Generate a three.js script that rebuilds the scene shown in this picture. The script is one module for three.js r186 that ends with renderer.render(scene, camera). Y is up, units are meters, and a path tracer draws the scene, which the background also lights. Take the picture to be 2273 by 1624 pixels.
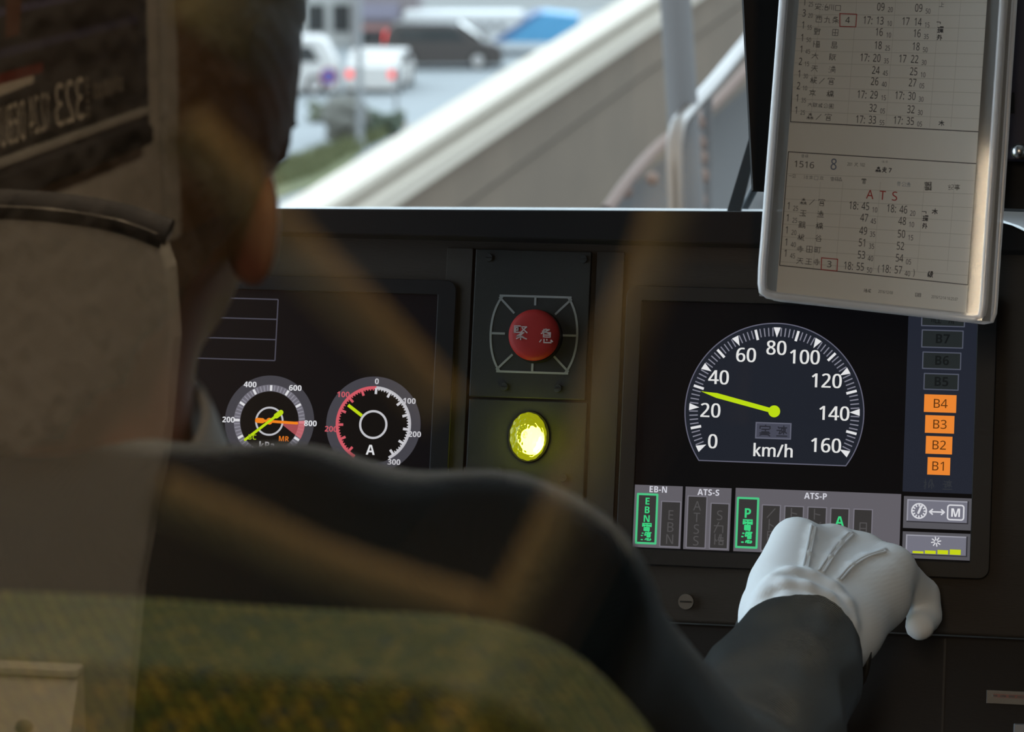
import * as THREE from 'three';
import { RoundedBoxGeometry } from 'three/addons/geometries/RoundedBoxGeometry.js';
import { mergeGeometries, mergeVertices } from 'three/addons/utils/BufferGeometryUtils.js';
import { RectAreaLightUniformsLib } from 'three/addons/lights/RectAreaLightUniformsLib.js';

RectAreaLightUniformsLib.init();
const scene = new THREE.Scene();
const renderer = new THREE.WebGLRenderer({ antialias: true });
renderer.toneMapping = THREE.LinearToneMapping;
renderer.toneMappingExposure = 1.0;
renderer.shadowMap.enabled = true;

// ---------------------------------------------------------------- camera, sky, lamps
// A passenger stands behind the cab partition and looks down over the driver's right shoulder.
const W = 2273, H = 1624, F = 6480;
const camera = new THREE.PerspectiveCamera(2 * Math.atan(H / 2 / F) * 180 / Math.PI, W / H, 0.02, 900);
const EYE = new THREE.Vector3(0, 1.6, 0);
const PITCH = -11 * Math.PI / 180, YAW = 9.5 * Math.PI / 180;
camera.position.copy(EYE);
camera.rotation.set(PITCH, YAW, 0, 'YXZ');
camera.focus = 1.72;
camera.userData.fStop = 13.5;
camera.updateMatrixWorld(true);
scene.add(camera);

scene.background = new THREE.Color().setRGB(3.15, 3.8, 4.3);          // flat overcast of a late afternoon

const PANE_Z = -0.22;                                                     // glass between the saloon and the cab
const saloonLight = new THREE.RectAreaLight(new THREE.Color().setRGB(1, 0.80, 0.55), 24, 0.22, 3.0);
saloonLight.position.set(-0.15, 2.205, 1.36);
saloonLight.rotation.set(-Math.PI / 2, 0, 0);
saloonLight.name = 'saloon_tube_light';
scene.add(saloonLight);

// ---------------------------------------------------------------- helpers
const V = (x, y, z) => new THREE.Vector3(x, y, z);
const FWD = V(0, 0, -1).applyQuaternion(camera.quaternion), RGT = V(1, 0, 0).applyQuaternion(camera.quaternion), UPV = V(0, 1, 0).applyQuaternion(camera.quaternion);
const rayDir = (x, y) => FWD.clone().addScaledVector(RGT, (x - W / 2) / F).addScaledVector(UPV, -(y - H / 2) / F);
const at = (x, y, d) => EYE.clone().addScaledVector(rayDir(x, y), d);     // the point at that depth that the photograph shows at x, y
const onY = (x, y, height) => { const r = rayDir(x, y); return EYE.clone().addScaledVector(r, (height - EYE.y) / r.y); };
const TILT = 16 * Math.PI / 180;
const PO = at(1785, 960, 1.75), PN = V(0, Math.sin(TILT), Math.cos(TILT)), PV = V(0, Math.cos(TILT), -Math.sin(TILT));
const onPanel = (x, y, n = 0) => {                                        // point of the instrument panel, in the panel's own axes
  const r = rayDir(x, y), p0 = PO.clone().addScaledVector(PN, n), t = p0.sub(EYE).dot(PN) / r.dot(PN), q = EYE.clone().addScaledVector(r, t).sub(PO);
  return V(q.x, q.dot(PV), q.dot(PN));
};
let seed = 7;
const rnd = () => { seed = (seed * 1664525 + 1013904223) >>> 0; return seed / 4294967296; };
const lin = (r, g, b) => new THREE.Color().setRGB(r, g, b);
const std = (c, roughness = 0.8, more = {}) => new THREE.MeshStandardMaterial({ color: c, roughness, ...more });
const phys = (c, roughness = 0.8, more = {}) => new THREE.MeshPhysicalMaterial({ color: c, roughness, ...more });
const names = new Map();
const numbered = (n) => { const k = names.get(n) ?? 0; names.set(n, k + 1); return k ? n + '_' + String(k).padStart(3, '0') : n; };
const shade = (m) => { m.castShadow = true; m.receiveShadow = true; return m; };
function obj(name, geometry, material, parent) {
  const g = Array.isArray(geometry) ? mergeGeometries(geometry.map((x) => { const y = x.index ? x.toNonIndexed() : x; for (const k of Object.keys(y.attributes)) if (!['position', 'normal', 'uv'].includes(k)) y.deleteAttribute(k); return y; })) : geometry;
  const m = shade(new THREE.Mesh(g, material));
  m.name = parent ? name : numbered(name);
  (parent ?? scene).add(m);
  return m;
}
const tag = (o, label, category, group) => { Object.assign(o.userData, { label, category }); if (group) o.userData.group = group; return o; };
function thing(name, label, category, position, group) {
  const o = new THREE.Group();
  o.name = numbered(name);
  scene.add(o);
  if (position) o.position.copy(position);
  return tag(o, label, category, group);
}
const struct = (o) => { o.userData.kind = 'structure'; return o; };
const box = (w, h, d, x = 0, y = 0, z = 0, r = 0) => (r ? new RoundedBoxGeometry(w, h, d, 2, r) : new THREE.BoxGeometry(w, h, d)).translate(x, y, z);
const span = (x0, x1, y0, y1, z0, z1, r = 0) => box(x1 - x0, y1 - y0, z1 - z0, (x0 + x1) / 2, (y0 + y1) / 2, (z0 + z1) / 2, r);
const tube = (pts, r, n = 40, k = 10, closed = false) => new THREE.TubeGeometry(new THREE.CatmullRomCurve3(pts, closed, 'centripetal'), n, r, k, closed);
function rod(a, b, r, k = 12) {
  const d = b.clone().sub(a), g = new THREE.CylinderGeometry(r, r, d.length(), k);
  return g.applyQuaternion(new THREE.Quaternion().setFromUnitVectors(V(0, 1, 0), d.clone().normalize())).translate(...a.clone().add(b).multiplyScalar(0.5).toArray());
}
function outline(points, depth, bevel = 0.002, holes = [], steps = 3, inset = 0) {
  const s = new THREE.Shape(points.map(([x, y]) => new THREE.Vector2(x, y)));
  for (const h of holes) s.holes.push(new THREE.Path(h.map(([x, y]) => new THREE.Vector2(x, y))));
  return new THREE.ExtrudeGeometry(s, { depth, bevelEnabled: bevel > 0, bevelSize: bevel, bevelOffset: -inset, bevelThickness: bevel, bevelSegments: steps, curveSegments: 20 });
}
function roundRect(x0, x1, y0, y1, r, n = 6) {
  const p = [];
  for (const [cx, cy, a] of [[x1 - r, y1 - r, 0], [x0 + r, y1 - r, 1], [x0 + r, y0 + r, 2], [x1 - r, y0 + r, 3]]) for (let i = 0; i <= n; i++) { const t = (a + i / n) * Math.PI / 2; p.push([cx + r * Math.cos(t), cy + r * Math.sin(t)]); }
  return p;
}
// four corners (top left, top right, bottom right, bottom left) of a plane patch with thickness towards `back`
function slab(a, b, c, d, back) {
  const p = [a, b, c, d, ...[a, b, c, d].map((q) => q.clone().add(back))], g = new THREE.BufferGeometry(), idx = [[3, 2, 1, 0], [4, 5, 6, 7], [0, 1, 5, 4], [1, 2, 6, 5], [2, 3, 7, 6], [3, 0, 4, 7]], pos = [], uv = [];
  for (const f of idx) for (const k of [0, 1, 2, 0, 2, 3]) { pos.push(...p[f[k]].toArray()); uv.push(...[[0, 0], [1, 0], [1, 1], [0, 1]][k]); }
  g.setAttribute('position', new THREE.Float32BufferAttribute(pos, 3));
  g.setAttribute('uv', new THREE.Float32BufferAttribute(uv, 2));
  g.computeVertexNormals();
  return g;
}
// noise and textures
const hash = (x, y, s) => { let h = Math.imul(x, 374761393) ^ Math.imul(y, 668265263) ^ Math.imul(s, 1442695041); h = Math.imul(h ^ (h >>> 13), 1274126177); return ((h ^ (h >>> 16)) >>> 0) / 4294967296; };
function vnoise(x, y, s, per) {
  const xi = Math.floor(x), yi = Math.floor(y), fx = x - xi, fy = y - yi, m = (k) => ((k % per) + per) % per, u = fx * fx * (3 - 2 * fx), v = fy * fy * (3 - 2 * fy);
  const a = hash(m(xi), m(yi), s), b = hash(m(xi + 1), m(yi), s), c = hash(m(xi), m(yi + 1), s), d = hash(m(xi + 1), m(yi + 1), s);
  return a + (b - a) * u + (c - a) * v + (a - b - c + d) * u * v;
}
const fbm = (u, v, base, s, oct = 4) => { let t = 0, a = 0.5, n = 0; for (let i = 0; i < oct; i++) { const p = base << i; t += a * vnoise(u * p, v * p, s + i, p); n += a; a *= 0.5; } return t / n; };
function dataTex(size, fn, { srgb = false, repeat } = {}) {
  const d = new Uint8Array(size * size * 4);
  for (let y = 0; y < size; y++) for (let x = 0; x < size; x++) { const c = fn(x / size, y / size, x, y); for (let k = 0; k < 3; k++) d[(y * size + x) * 4 + k] = Math.max(0, Math.min(255, Math.round((Array.isArray(c) ? c[k] : c) * 255))); d[(y * size + x) * 4 + 3] = 255; }
  const t = new THREE.DataTexture(d, size, size);
  t.wrapS = t.wrapT = THREE.RepeatWrapping; t.magFilter = THREE.LinearFilter;
  if (srgb) t.colorSpace = THREE.SRGBColorSpace;
  if (repeat) t.repeat.set(repeat, repeat);
  t.needsUpdate = true;
  return t;
}
function canvasTex(w, h, draw) {
  const c = document.createElement('canvas');
  c.width = w; c.height = h;
  draw(c.getContext('2d'), w, h);
  const t = new THREE.CanvasTexture(c);
  t.colorSpace = THREE.SRGBColorSpace;
  return t;
}
const metreUV = (g, fx, fy) => { const p = g.attributes.position, uv = new Float32Array(p.count * 2); for (let i = 0; i < p.count; i++) { const q = [p.getX(i), p.getY(i), p.getZ(i)]; uv[i * 2] = fx(q); uv[i * 2 + 1] = fy(q); } g.setAttribute('uv', new THREE.BufferAttribute(uv, 2)); return g; };

// ---------------------------------------------------------------- signed distances, meshed with surface nets
const smin = (a, b, k) => { const h = Math.max(k - Math.abs(a - b), 0) / k; return Math.min(a, b) - h * h * k * 0.25; };
function bone(a, b, ra, rb) {
  const bx = b.x - a.x, by = b.y - a.y, bz = b.z - a.z, bb = bx * bx + by * by + bz * bz || 1e-9;
  return (x, y, z) => { const px = x - a.x, py = y - a.y, pz = z - a.z, t = Math.max(0, Math.min(1, (px * bx + py * by + pz * bz) / bb)); return Math.hypot(px - bx * t, py - by * t, pz - bz * t) - (ra + (rb - ra) * t); };
}
function blob(c, rx, ry, rz, yaw = 0) {
  const co = Math.cos(yaw), si = Math.sin(yaw), m = Math.min(rx, ry, rz);
  return (x, y, z) => { const dx = x - c.x, dy = (y - c.y) / ry, dz = z - c.z, ex = (dx * co - dz * si) / rx, ez = (dx * si + dz * co) / rz, k = Math.hypot(ex, dy, ez); return (k - 1) * m * (0.6 + 0.4 * Math.min(1, k)); };
}
const chain = (pts, radii) => pts.slice(1).map((p, i) => bone(pts[i], p, radii[i], radii[i + 1]));
const join = (parts, k) => (x, y, z) => { let d = 1e9; for (const f of parts) d = smin(d, f(x, y, z), k); return d; };
function nets(fn, lo, hi, cell, uvAt) {
  const nx = Math.ceil((hi.x - lo.x) / cell) + 1, ny = Math.ceil((hi.y - lo.y) / cell) + 1, nz = Math.ceil((hi.z - lo.z) / cell) + 1, f = new Float32Array(nx * ny * nz), id = new Int32Array(nx * ny * nz).fill(-1);
  const I = (i, j, k) => (k * ny + j) * nx + i;
  for (let k = 0; k < nz; k++) for (let j = 0; j < ny; j++) for (let i = 0; i < nx; i++) f[I(i, j, k)] = fn(lo.x + i * cell, lo.y + j * cell, lo.z + k * cell);
  const pos = [], nor = [], uv = [], index = [], e = cell * 0.5;
  for (let k = 0; k < nz - 1; k++) for (let j = 0; j < ny - 1; j++) for (let i = 0; i < nx - 1; i++) {
    const c = []; let neg = 0;
    for (let n = 0; n < 8; n++) { const v = f[I(i + (n & 1), j + ((n >> 1) & 1), k + (n >> 2))]; c.push(v); if (v < 0) neg++; }
    if (!neg || neg === 8) continue;
    let sx = 0, sy = 0, sz = 0, n = 0;
    for (let a = 0; a < 8; a++) for (const bit of [1, 2, 4]) { const b = a | bit; if (b === a || (c[a] < 0) === (c[b] < 0)) continue; const t = c[a] / (c[a] - c[b]); sx += (a & 1) + (bit === 1 ? t : 0); sy += ((a >> 1) & 1) + (bit === 2 ? t : 0); sz += (a >> 2) + (bit === 4 ? t : 0); n++; }
    const x = lo.x + (i + sx / n) * cell, y = lo.y + (j + sy / n) * cell, z = lo.z + (k + sz / n) * cell;
    const gx = fn(x + e, y, z) - fn(x - e, y, z), gy = fn(x, y + e, z) - fn(x, y - e, z), gz = fn(x, y, z + e) - fn(x, y, z - e), l = Math.hypot(gx, gy, gz) || 1;
    id[I(i, j, k)] = pos.length / 3;
    pos.push(x, y, z); nor.push(gx / l, gy / l, gz / l);
    uv.push(...(uvAt ? uvAt(x, y, z) : [x + 0.6 * z, y]));
  }
  const quad = (a, b, c, d, flip) => { if (a < 0 || b < 0 || c < 0 || d < 0) return; if (flip) index.push(a, c, b, a, d, c); else index.push(a, b, c, a, c, d); };
  for (let k = 0; k < nz - 1; k++) for (let j = 0; j < ny - 1; j++) for (let i = 0; i < nx - 1; i++) {
    const s = f[I(i, j, k)] < 0;
    if (j && k && s !== (f[I(i + 1, j, k)] < 0)) quad(id[I(i, j - 1, k - 1)], id[I(i, j, k - 1)], id[I(i, j, k)], id[I(i, j - 1, k)], !s);
    if (i && k && s !== (f[I(i, j + 1, k)] < 0)) quad(id[I(i - 1, j, k - 1)], id[I(i - 1, j, k)], id[I(i, j, k)], id[I(i, j, k - 1)], !s);
    if (i && j && s !== (f[I(i, j, k + 1)] < 0)) quad(id[I(i - 1, j - 1, k)], id[I(i, j - 1, k)], id[I(i, j, k)], id[I(i - 1, j, k)], !s);
  }
  const g = new THREE.BufferGeometry();
  g.setAttribute('position', new THREE.Float32BufferAttribute(pos, 3));
  g.setAttribute('normal', new THREE.Float32BufferAttribute(nor, 3));
  g.setAttribute('uv', new THREE.Float32BufferAttribute(uv, 2));
  g.setIndex(index);
  return g;
}

// ---------------------------------------------------------------- a small stroke font for the Japanese lettering (ten by ten grid; pairs of digits are points)
const STROKES = {
  一: '0595', 上: '5059 5494 0999', 口: '1191991911', 日: '2080892920 2585', 田: '1090991910 1595 5059', 目: '2080892920 2383 2686', 木: '0393 5059 5308 5398', 大: '0393 5053 5308 5399', 天: '1191 0494 5154 5409 5499', 王: '1191 1595 0999 5159',
  玉: '1191 1595 0999 5159 6788', 土: '1494 5059 0999', 宀: '0602 0292 9296 5052', 寸: '0393 6069 6949 2436', 丁: '0191 5159 5929', 女: '4026 2699 0393 7309', 川: '2018 5058 8089', 九: '0373 4038 3809 7379 7999', ノ: '8119', 氵: '3151 1434 1949',
  予: '2181 8154 0464 5459 5929 3143', 里: '1090951510 1292 5059 1797 0999', 反: '1191 1109 3383 8319 4489', 阝: '1019 1060 6035 3566 6638', 夕: '3015 2171 7119 3456', 卜: '2029 2475', ト: '3039 3476', 又: '1181 8109 2399', 寺: '2272 5054 0494 0696 6569 6949 2737',
  辶: '1122 0434 3427 0939 3999', 束: '0292 5059 2373 7376 7626 2623 5609 5698', 告: '3014 1383 5045 0595 2686 8689 8929 2926', 夂: '4014 2171 7108 2489', 力: '0383 8389 4009', 山: '5059 1319 1999 9399', 扌: '0353 3039 3919 0755', 卬: '4014 1418 1845 6266 6296 9697 6069',
  雨: '1090 5057 1397 1317 9397 2434 2636 6484 6686', 糸: '6025 2565 7036 3676 5659 4628 6698', 刀: '0080 8089 4008', 西: '0090 1292991912 3035 6065 6575', 罒: '1090941410 4044 6064', 罓: '0109 0191 9199 3363663633', 臣: '1019 1090 1999 3262 6266 3666 3229', ム: '5019 1979 7799',
  公: '4004 6094 5419 1979 7599', 谷: '3012 6082 5206 5296 2686 2629 2989 8986', 兆: '3029 2408 6069 6999 2345 9264', 言: '4151 0393 2575 2686 2999', 己: '1181 8185 8525 2528 2898', 事: '0191 2272742422 1585 8587 0696 1787 5059 5939', 羊: '3142 7161 1292 1494 0696 5259', 心: '1508 3439 3989 8986 5455 8597',
  京: '5051 0292 2373762623 5659 3708 6798', 島: '2080 2026 8084 2282 2484 2696 9699 9979 1719 1969 6967 4749', 外: '3015 2151 5119 3446 7079 7396', 成: '2292 2219 2555 5548 4838 5058 5899 8659 7081', 鳥: '3080 3036 8084 3282 3484 3696 9699 9979 1729 4648 6668', 隹: '3015 1419 4090 2292 2494 2696 2898 6068',
};
const PARTS = {                                                            // character: [component, x0, y0, x1, y1 (in tenths)] ...
  安: [['宀', 0, 0, 10, 5], ['女', 0, 3, 10, 10]], 治: [['氵', 0, 0, 4, 10], ['ム', 4, 0, 10, 5], ['口', 4, 5, 10, 10]], 条: [['夂', 0, 0, 10, 5], ['木', 0, 4, 10, 10]], 野: [['里', 0, 0, 5, 10], ['予', 5, 0, 10, 10]],
  福: [['卜', 0, 0, 4, 10], ['一', 4, 0, 10, 2], ['口', 4.5, 2, 9.5, 5], ['田', 4, 5, 10, 10]], 阪: [['阝', 0, 0, 4, 10], ['反', 3.5, 0, 10, 10]], 満: [['氵', 0, 0, 4, 10], ['一', 3.5, 0, 10, 4], ['罓', 3.5, 3.5, 10, 10], ['川', 5, 0, 9, 3]], 桜: [['木', 0, 0, 4.5, 10], ['川', 5, 0, 9.5, 3], ['女', 4, 3, 10, 10]],
  宮: [['宀', 0, 0, 10, 4], ['口', 2, 3, 8, 6], ['口', 1.5, 6, 8.5, 10]], 橋: [['木', 0, 0, 4, 10], ['大', 4, 0, 10, 4], ['口', 5, 3.5, 9, 6], ['罓', 4, 6, 10, 10]], 城: [['土', 0, 1, 4, 9], ['成', 3, 0, 10, 10]], 園: [['口', -1, -1, 11, 11], ['土', 2, 1, 8, 5], ['口', 3, 4, 7, 7], ['大', 2, 6, 8, 9]],
  森: [['木', 2.5, 0, 7.5, 5], ['木', 0, 5, 5, 10], ['木', 5, 5, 10, 10]], 造: [['辶', 0, 0, 10, 10], ['告', 3, 0, 9.5, 8]], 鶴: [['宀', 0, 0, 5, 3], ['隹', 0, 2, 5, 10], ['鳥', 4.5, 0, 10, 10]], 桃: [['木', 0, 0, 4.5, 10], ['兆', 4, 0, 10, 10]], 町: [['田', 0, 1, 5, 9], ['丁', 5, 0, 10, 10]],
  環: [['王', 0, 0, 4, 10], ['罒', 4, 0, 10, 3], ['一', 4, 3, 10, 5], ['口', 5, 4, 9, 6.5], ['木', 4, 5.5, 10, 10]], 記: [['言', 0, 0, 5, 10], ['己', 5, 0, 10, 10]], 着: [['羊', 0, 0, 10, 5], ['目', 2, 4.5, 9, 10]], 緊: [['臣', 0, 0, 5, 5], ['又', 5, 0, 10, 5], ['糸', 0, 4.5, 10, 10]], 急: [['夂', 1, 0, 9, 4], ['日', 1, 2.5, 9, 6], ['心', 0, 5.5, 10, 10]],
  定: [['宀', 0, 0, 10, 5], ['王', 1, 3, 9, 9], ['大', 0, 6, 10, 10]], 速: [['辶', 0, 0, 10, 10], ['束', 3, 0, 9.5, 8]], 抑: [['扌', 0, 0, 4.5, 10], ['卬', 4, 0, 10, 10]], 電: [['雨', 0, 0, 10, 5], ['日', 1, 5, 9, 9], ['川', 3.5, 5, 8, 10]], 源: [['氵', 0, 0, 4, 10], ['反', 3.5, 0, 10, 4], ['日', 5, 2.5, 9.5, 6], ['心', 4, 6, 10, 10]],
  支: [['土', 1, 0, 9, 5], ['又', 1, 4, 9, 10]], 発: [['天', 1, 0, 9, 6], ['川', 2, 5, 8, 10]], 番: [['木', 0, 0, 10, 5.5], ['田', 1.5, 5, 8.5, 10]], 線: [['糸', 0, 0, 5, 10], ['日', 5, 0, 10, 5], ['木', 5, 4.5, 10, 10]], 緩: [['糸', 0, 0, 5, 10], ['反', 5, 2, 10, 10], ['川', 5.5, 0, 9.5, 2.5]],
  作: [['ト', 0, 0, 4, 10], ['告', 4, 0, 10, 10]], 車: [['束', 0, 0, 10, 10]], 停: [['ト', 0, 0, 4, 10], ['京', 4, 0, 10, 10]], 非: [['川', 0, 0, 5, 10], ['王', 5, 0, 10, 10]], 常: [['川', 2, 0, 8, 3], ['宀', 0, 2, 10, 5], ['口', 2, 4, 8, 7], ['川', 2, 6, 8, 10]],
};
function strokesOf(ch) {
  if (PARTS[ch]) return PARTS[ch].flatMap(([c, x0, y0, x1, y1]) => strokesOf(c).map((l) => l.map(([x, y]) => [(x0 + x * (x1 - x0)) / 10, (y0 + y * (y1 - y0)) / 10])));
  return (STROKES[ch] ?? '').split(' ').filter(Boolean).map((s) => { const l = []; for (let i = 0; i + 1 < s.length; i += 2) l.push([(+s[i] + 0.5) / 10, (+s[i + 1] + 0.5) / 10]); return l; });
}
function kanji(g, ch, cx, cy, w, h, color, weight = 0.075) {
  g.strokeStyle = color; g.lineWidth = Math.max(1, weight * Math.min(w, h)); g.lineCap = 'round'; g.lineJoin = 'round';
  g.beginPath();
  for (const l of strokesOf(ch)) l.forEach(([x, y], i) => g[i ? 'lineTo' : 'moveTo'](cx - w / 2 + x * w, cy - h / 2 + y * h));
  g.stroke();
}
function print(g, text, x, y, size, color, { bold = false, align = 'center', squeeze = 1, face = 'sans-serif' } = {}) {
  g.save();
  g.translate(x, y); g.scale(squeeze, 1);
  g.font = (bold ? 'bold ' : '') + size + 'px ' + face;
  g.textAlign = align; g.textBaseline = 'middle'; g.fillStyle = color;
  g.fillText(text, 0, 0);
  g.restore();
}

// ---------------------------------------------------------------- what the two displays and the timetable show
const SCALE = 8;                                                          // canvas pixels per millimetre of screen
const rightScreen = canvasTex(202 * SCALE, 151 * SCALE, (g) => {
  const X = (u) => (u + 101) * SCALE, Y = (v) => (77 - v) * SCALE, mm = (n) => n * SCALE;
  const rect = (u0, u1, v0, v1, c) => { g.fillStyle = c; g.fillRect(X(u0), Y(v1), mm(u1 - u0), mm(v1 - v0)); };
  const frame = (u0, u1, v0, v1, c, w) => { g.strokeStyle = c; g.lineWidth = mm(w); g.strokeRect(X(u0), Y(v1), mm(u1 - u0), mm(v1 - v0)); };
  g.fillStyle = '#060507'; g.fillRect(0, 0, g.canvas.width, g.canvas.height);
  // speed dial
  const cx = -18.4, cy = 11.6, R = 53.6, ang = (k) => (207.6 - 1.47 * k) * Math.PI / 180, pol = (r, a) => [X(cx + r * Math.cos(a)), Y(cy + r * Math.sin(a))];
  const low = Math.asin((-19 - cy) / R);
  g.beginPath(); g.arc(X(cx), Y(cy), mm(R), Math.PI + low, -low, false); g.closePath();
  g.fillStyle = '#20242e'; g.fill(); g.strokeStyle = '#6a6a7c'; g.lineWidth = mm(0.7); g.stroke();
  for (let k = 0; k <= 160; k += 2) {
    const a = ang(k);
    if (k % 20 === 0) { const w = 0.042; g.beginPath(); g.moveTo(...pol(51.2, a - w)); g.lineTo(...pol(51.2, a + w)); g.lineTo(...pol(45, a)); g.closePath(); g.fillStyle = '#f4f4f6'; g.fill(); continue; }
    g.beginPath(); g.moveTo(...pol(51, a)); g.lineTo(...pol(k % 10 ? 45.8 : 44.6, a)); g.strokeStyle = k % 10 ? '#8a8a98' : '#f0f0f2'; g.lineWidth = mm(k % 10 ? 0.75 : 1.6); g.stroke();
  }
  for (const [t, u, v] of [['0', -54.7, -7.4], ['20', -56.8, 11.3], ['40', -52.5, 31.4], ['60', -36.7, 45.4], ['80', -18.6, 50.2], ['100', -1.6, 45.3], ['120', 12, 31.4], ['140', 17.2, 12], ['160', 13, -7.4]]) print(g, t, X(u), Y(v), mm(11.6), '#f1f1ef', { bold: false });
  for (const [t, u, v] of [['0', -54.7, -7.4], ['20', -56.8, 11.3], ['40', -52.5, 31.4], ['60', -36.7, 45.4], ['80', -18.6, 50.2], ['100', -1.6, 45.3], ['120', 12, 31.4], ['140', 17.2, 12], ['160', 13, -7.4]]) print(g, t, X(u) + 3, Y(v), mm(11.6), '#f1f1ef');
  print(g, 'km/h', X(-18.3), Y(-11.6), mm(10.6), '#f1f1ef'); print(g, 'km/h', X(-18.3) + 3, Y(-11.6), mm(10.6), '#f1f1ef');
  rect(-28.8, -8, -4.2, 5, '#4b4d5c'); frame(-28.8, -8, -4.2, 5, '#686a7a', 0.8);
  kanji(g, '定', X(-23.4), Y(0.4), mm(6.6), mm(6.6), '#2b2c35', 0.11); kanji(g, '速', X(-13.2), Y(0.4), mm(6.6), mm(6.6), '#2b2c35', 0.11);
  const na = Math.atan2(10.8, -44.9), nx = -Math.sin(na), ny = Math.cos(na), along = (r, w) => [X(-18.3 + Math.cos(na) * r + nx * w), Y(12.1 + Math.sin(na) * r + ny * w)];
  g.fillStyle = '#c9ea12'; g.beginPath(); g.moveTo(...along(0, 1.4)); g.lineTo(...along(36, 1.5)); g.lineTo(...along(46, 0.1)); g.lineTo(...along(36, -1.5)); g.lineTo(...along(0, -1.4)); g.closePath(); g.fill();
  g.beginPath(); g.arc(X(-18.3), Y(12.1), mm(3.6), 0, 7); g.fill();
  // brake notches
  rect(59.6, 100.6, -33, 77, '#242834');
  const notch = (u0, u1, v0, v1) => { rect(u0, u1, v0, v1, '#252a2b'); frame(u0, u1, v0, v1, '#565a69', 0.7); };
  notch(67.6, 92.8, 66.4, 76); kanji(g, '非', X(76), Y(71), mm(6), mm(6), '#17191a', 0.1); kanji(g, '常', X(85), Y(71), mm(6), mm(6), '#17191a', 0.1);
  [['B7', 68.1, 92.2, 53.6, 63.8], ['B6', 69, 91.3, 40.8, 50.6], ['B5', 70.2, 90.3, 28.4, 37.8]].forEach(([t, a, b, c, d]) => { notch(a, b, c, d); print(g, t, X((a + b) / 2), Y((c + d) / 2), mm(7.6), '#141718', { bold: true }); });
  [['B4', 70.6, 89.6, 14.8, 25.4], ['B3', 71.6, 88.8, 2.4, 13], ['B2', 72.4, 88, -10, 0.6], ['B1', 73.8, 87.2, -22.4, -12]].forEach(([t, a, b, c, d]) => { rect(a, b, c, d, '#fb8f35'); print(g, t, X((a + b) / 2), Y((c + d) / 2), mm(7.4), '#5c3410', { squeeze: 1.05 }); });
  kanji(g, '抑', X(75), Y(-28), mm(6), mm(6), '#33363c', 0.09); kanji(g, '速', X(86), Y(-28), mm(6), mm(6), '#33363c', 0.09);
  // touch keys
  const key = (v0, v1, b0, b1) => { rect(60.6, 100.6, v0, v1, '#5c5b61'); rect(62.6, 98.9, b0, b1, '#3c3b41'); rect(62.6, 98, b0 + 0.8, b1, '#a2a2ae'); rect(63.4, 98, b0 + 0.8, b1 - 0.8, '#7b7b88'); };
  key(-54.6, -35.6, -51, -37.4); key(-72.4, -56.6, -70.4, -58.3);
  g.strokeStyle = '#e4e4ea'; g.lineWidth = mm(0.85); g.beginPath(); g.arc(X(69.8), Y(-44.2), mm(4.3), 0, 7); g.stroke();
  for (let k = 0; k < 12; k++) { const a = k * Math.PI / 6; g.beginPath(); g.moveTo(X(69.8 + 3 * Math.cos(a)), Y(-44.2 + 3 * Math.sin(a))); g.lineTo(X(69.8 + 4 * Math.cos(a)), Y(-44.2 + 4 * Math.sin(a))); g.stroke(); }
  g.beginPath(); g.moveTo(X(69.4), Y(-45.4)); g.lineTo(X(71), Y(-41.4)); g.lineWidth = mm(1.3); g.stroke();
  g.lineWidth = mm(0.9); g.beginPath(); g.moveTo(X(76), Y(-44.4)); g.lineTo(X(84.6), Y(-44.4)); for (const [a, b] of [[76, 1.6], [84.6, -1.6]]) { g.moveTo(X(a + b), Y(-43)); g.lineTo(X(a), Y(-44.4)); g.lineTo(X(a + b), Y(-45.8)); } g.stroke();
  g.beginPath(); g.roundRect(X(86.6), Y(-40), mm(9.4), mm(8.6), mm(1.4)); g.stroke(); print(g, 'M', X(91.3), Y(-44.4), mm(7), '#f0f0f4', { bold: true });
  for (let k = 0; k < 8; k++) { const a = k * Math.PI / 4 + 0.2; g.beginPath(); g.moveTo(X(80.4 + 1.1 * Math.cos(a)), Y(-62 + 1.1 * Math.sin(a))); g.lineTo(X(80.4 + 2.7 * Math.cos(a)), Y(-62 + 2.7 * Math.sin(a))); g.lineWidth = mm(0.7); g.stroke(); }
  [[66.8, 73.2, 1.3], [74, 80.4, 1.9], [81.4, 87.6, 2.5], [88.6, 95, 3.1]].forEach(([a, b, h]) => rect(a, b, -69.3, -69.3 + h, '#d3e11a'));
  // train protection lamps
  rect(-100.4, -71.4, -72.6, -35, '#68656c'); rect(-69.8, -42, -72.6, -35, '#68656c'); rect(-39.6, 59, -72.6, -34.6, '#68656c');
  print(g, 'EB-N', X(-86.2), Y(-37.4), mm(5.2), '#dcdce6', { bold: true, squeeze: 0.95 }); print(g, 'ATS-S', X(-55.8), Y(-38), mm(5.2), '#dcdce6', { bold: true }); print(g, 'ATS-P', X(8.4), Y(-37.8), mm(5.2), '#dcdce6', { bold: true });
  const cell = (u0, u1, v0, v1, text, lit, tops) => {
    rect(u0, u1, v0, v1, '#3a3838'); frame(u0, u1, v0, v1, lit === 2 ? '#4fd08c' : '#7d7a84', lit === 2 ? 1.3 : 0.7);
    const n = text.length, h = Math.min(7.2, (v1 - v0 - 3) / n), c = lit ? '#3fe08a' : '#565455', u = (u0 + u1) / 2;
    [...text].forEach((t, i) => { const v = tops - (i + 0.5) * h; if (STROKES[t] || PARTS[t]) kanji(g, t, X(u), Y(v), mm(6.4), mm(h * 0.92), c, lit ? 0.15 : 0.1); else print(g, t, X(u), Y(v), mm(h * 1.12), c, { bold: !!lit }); });
  };
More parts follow.
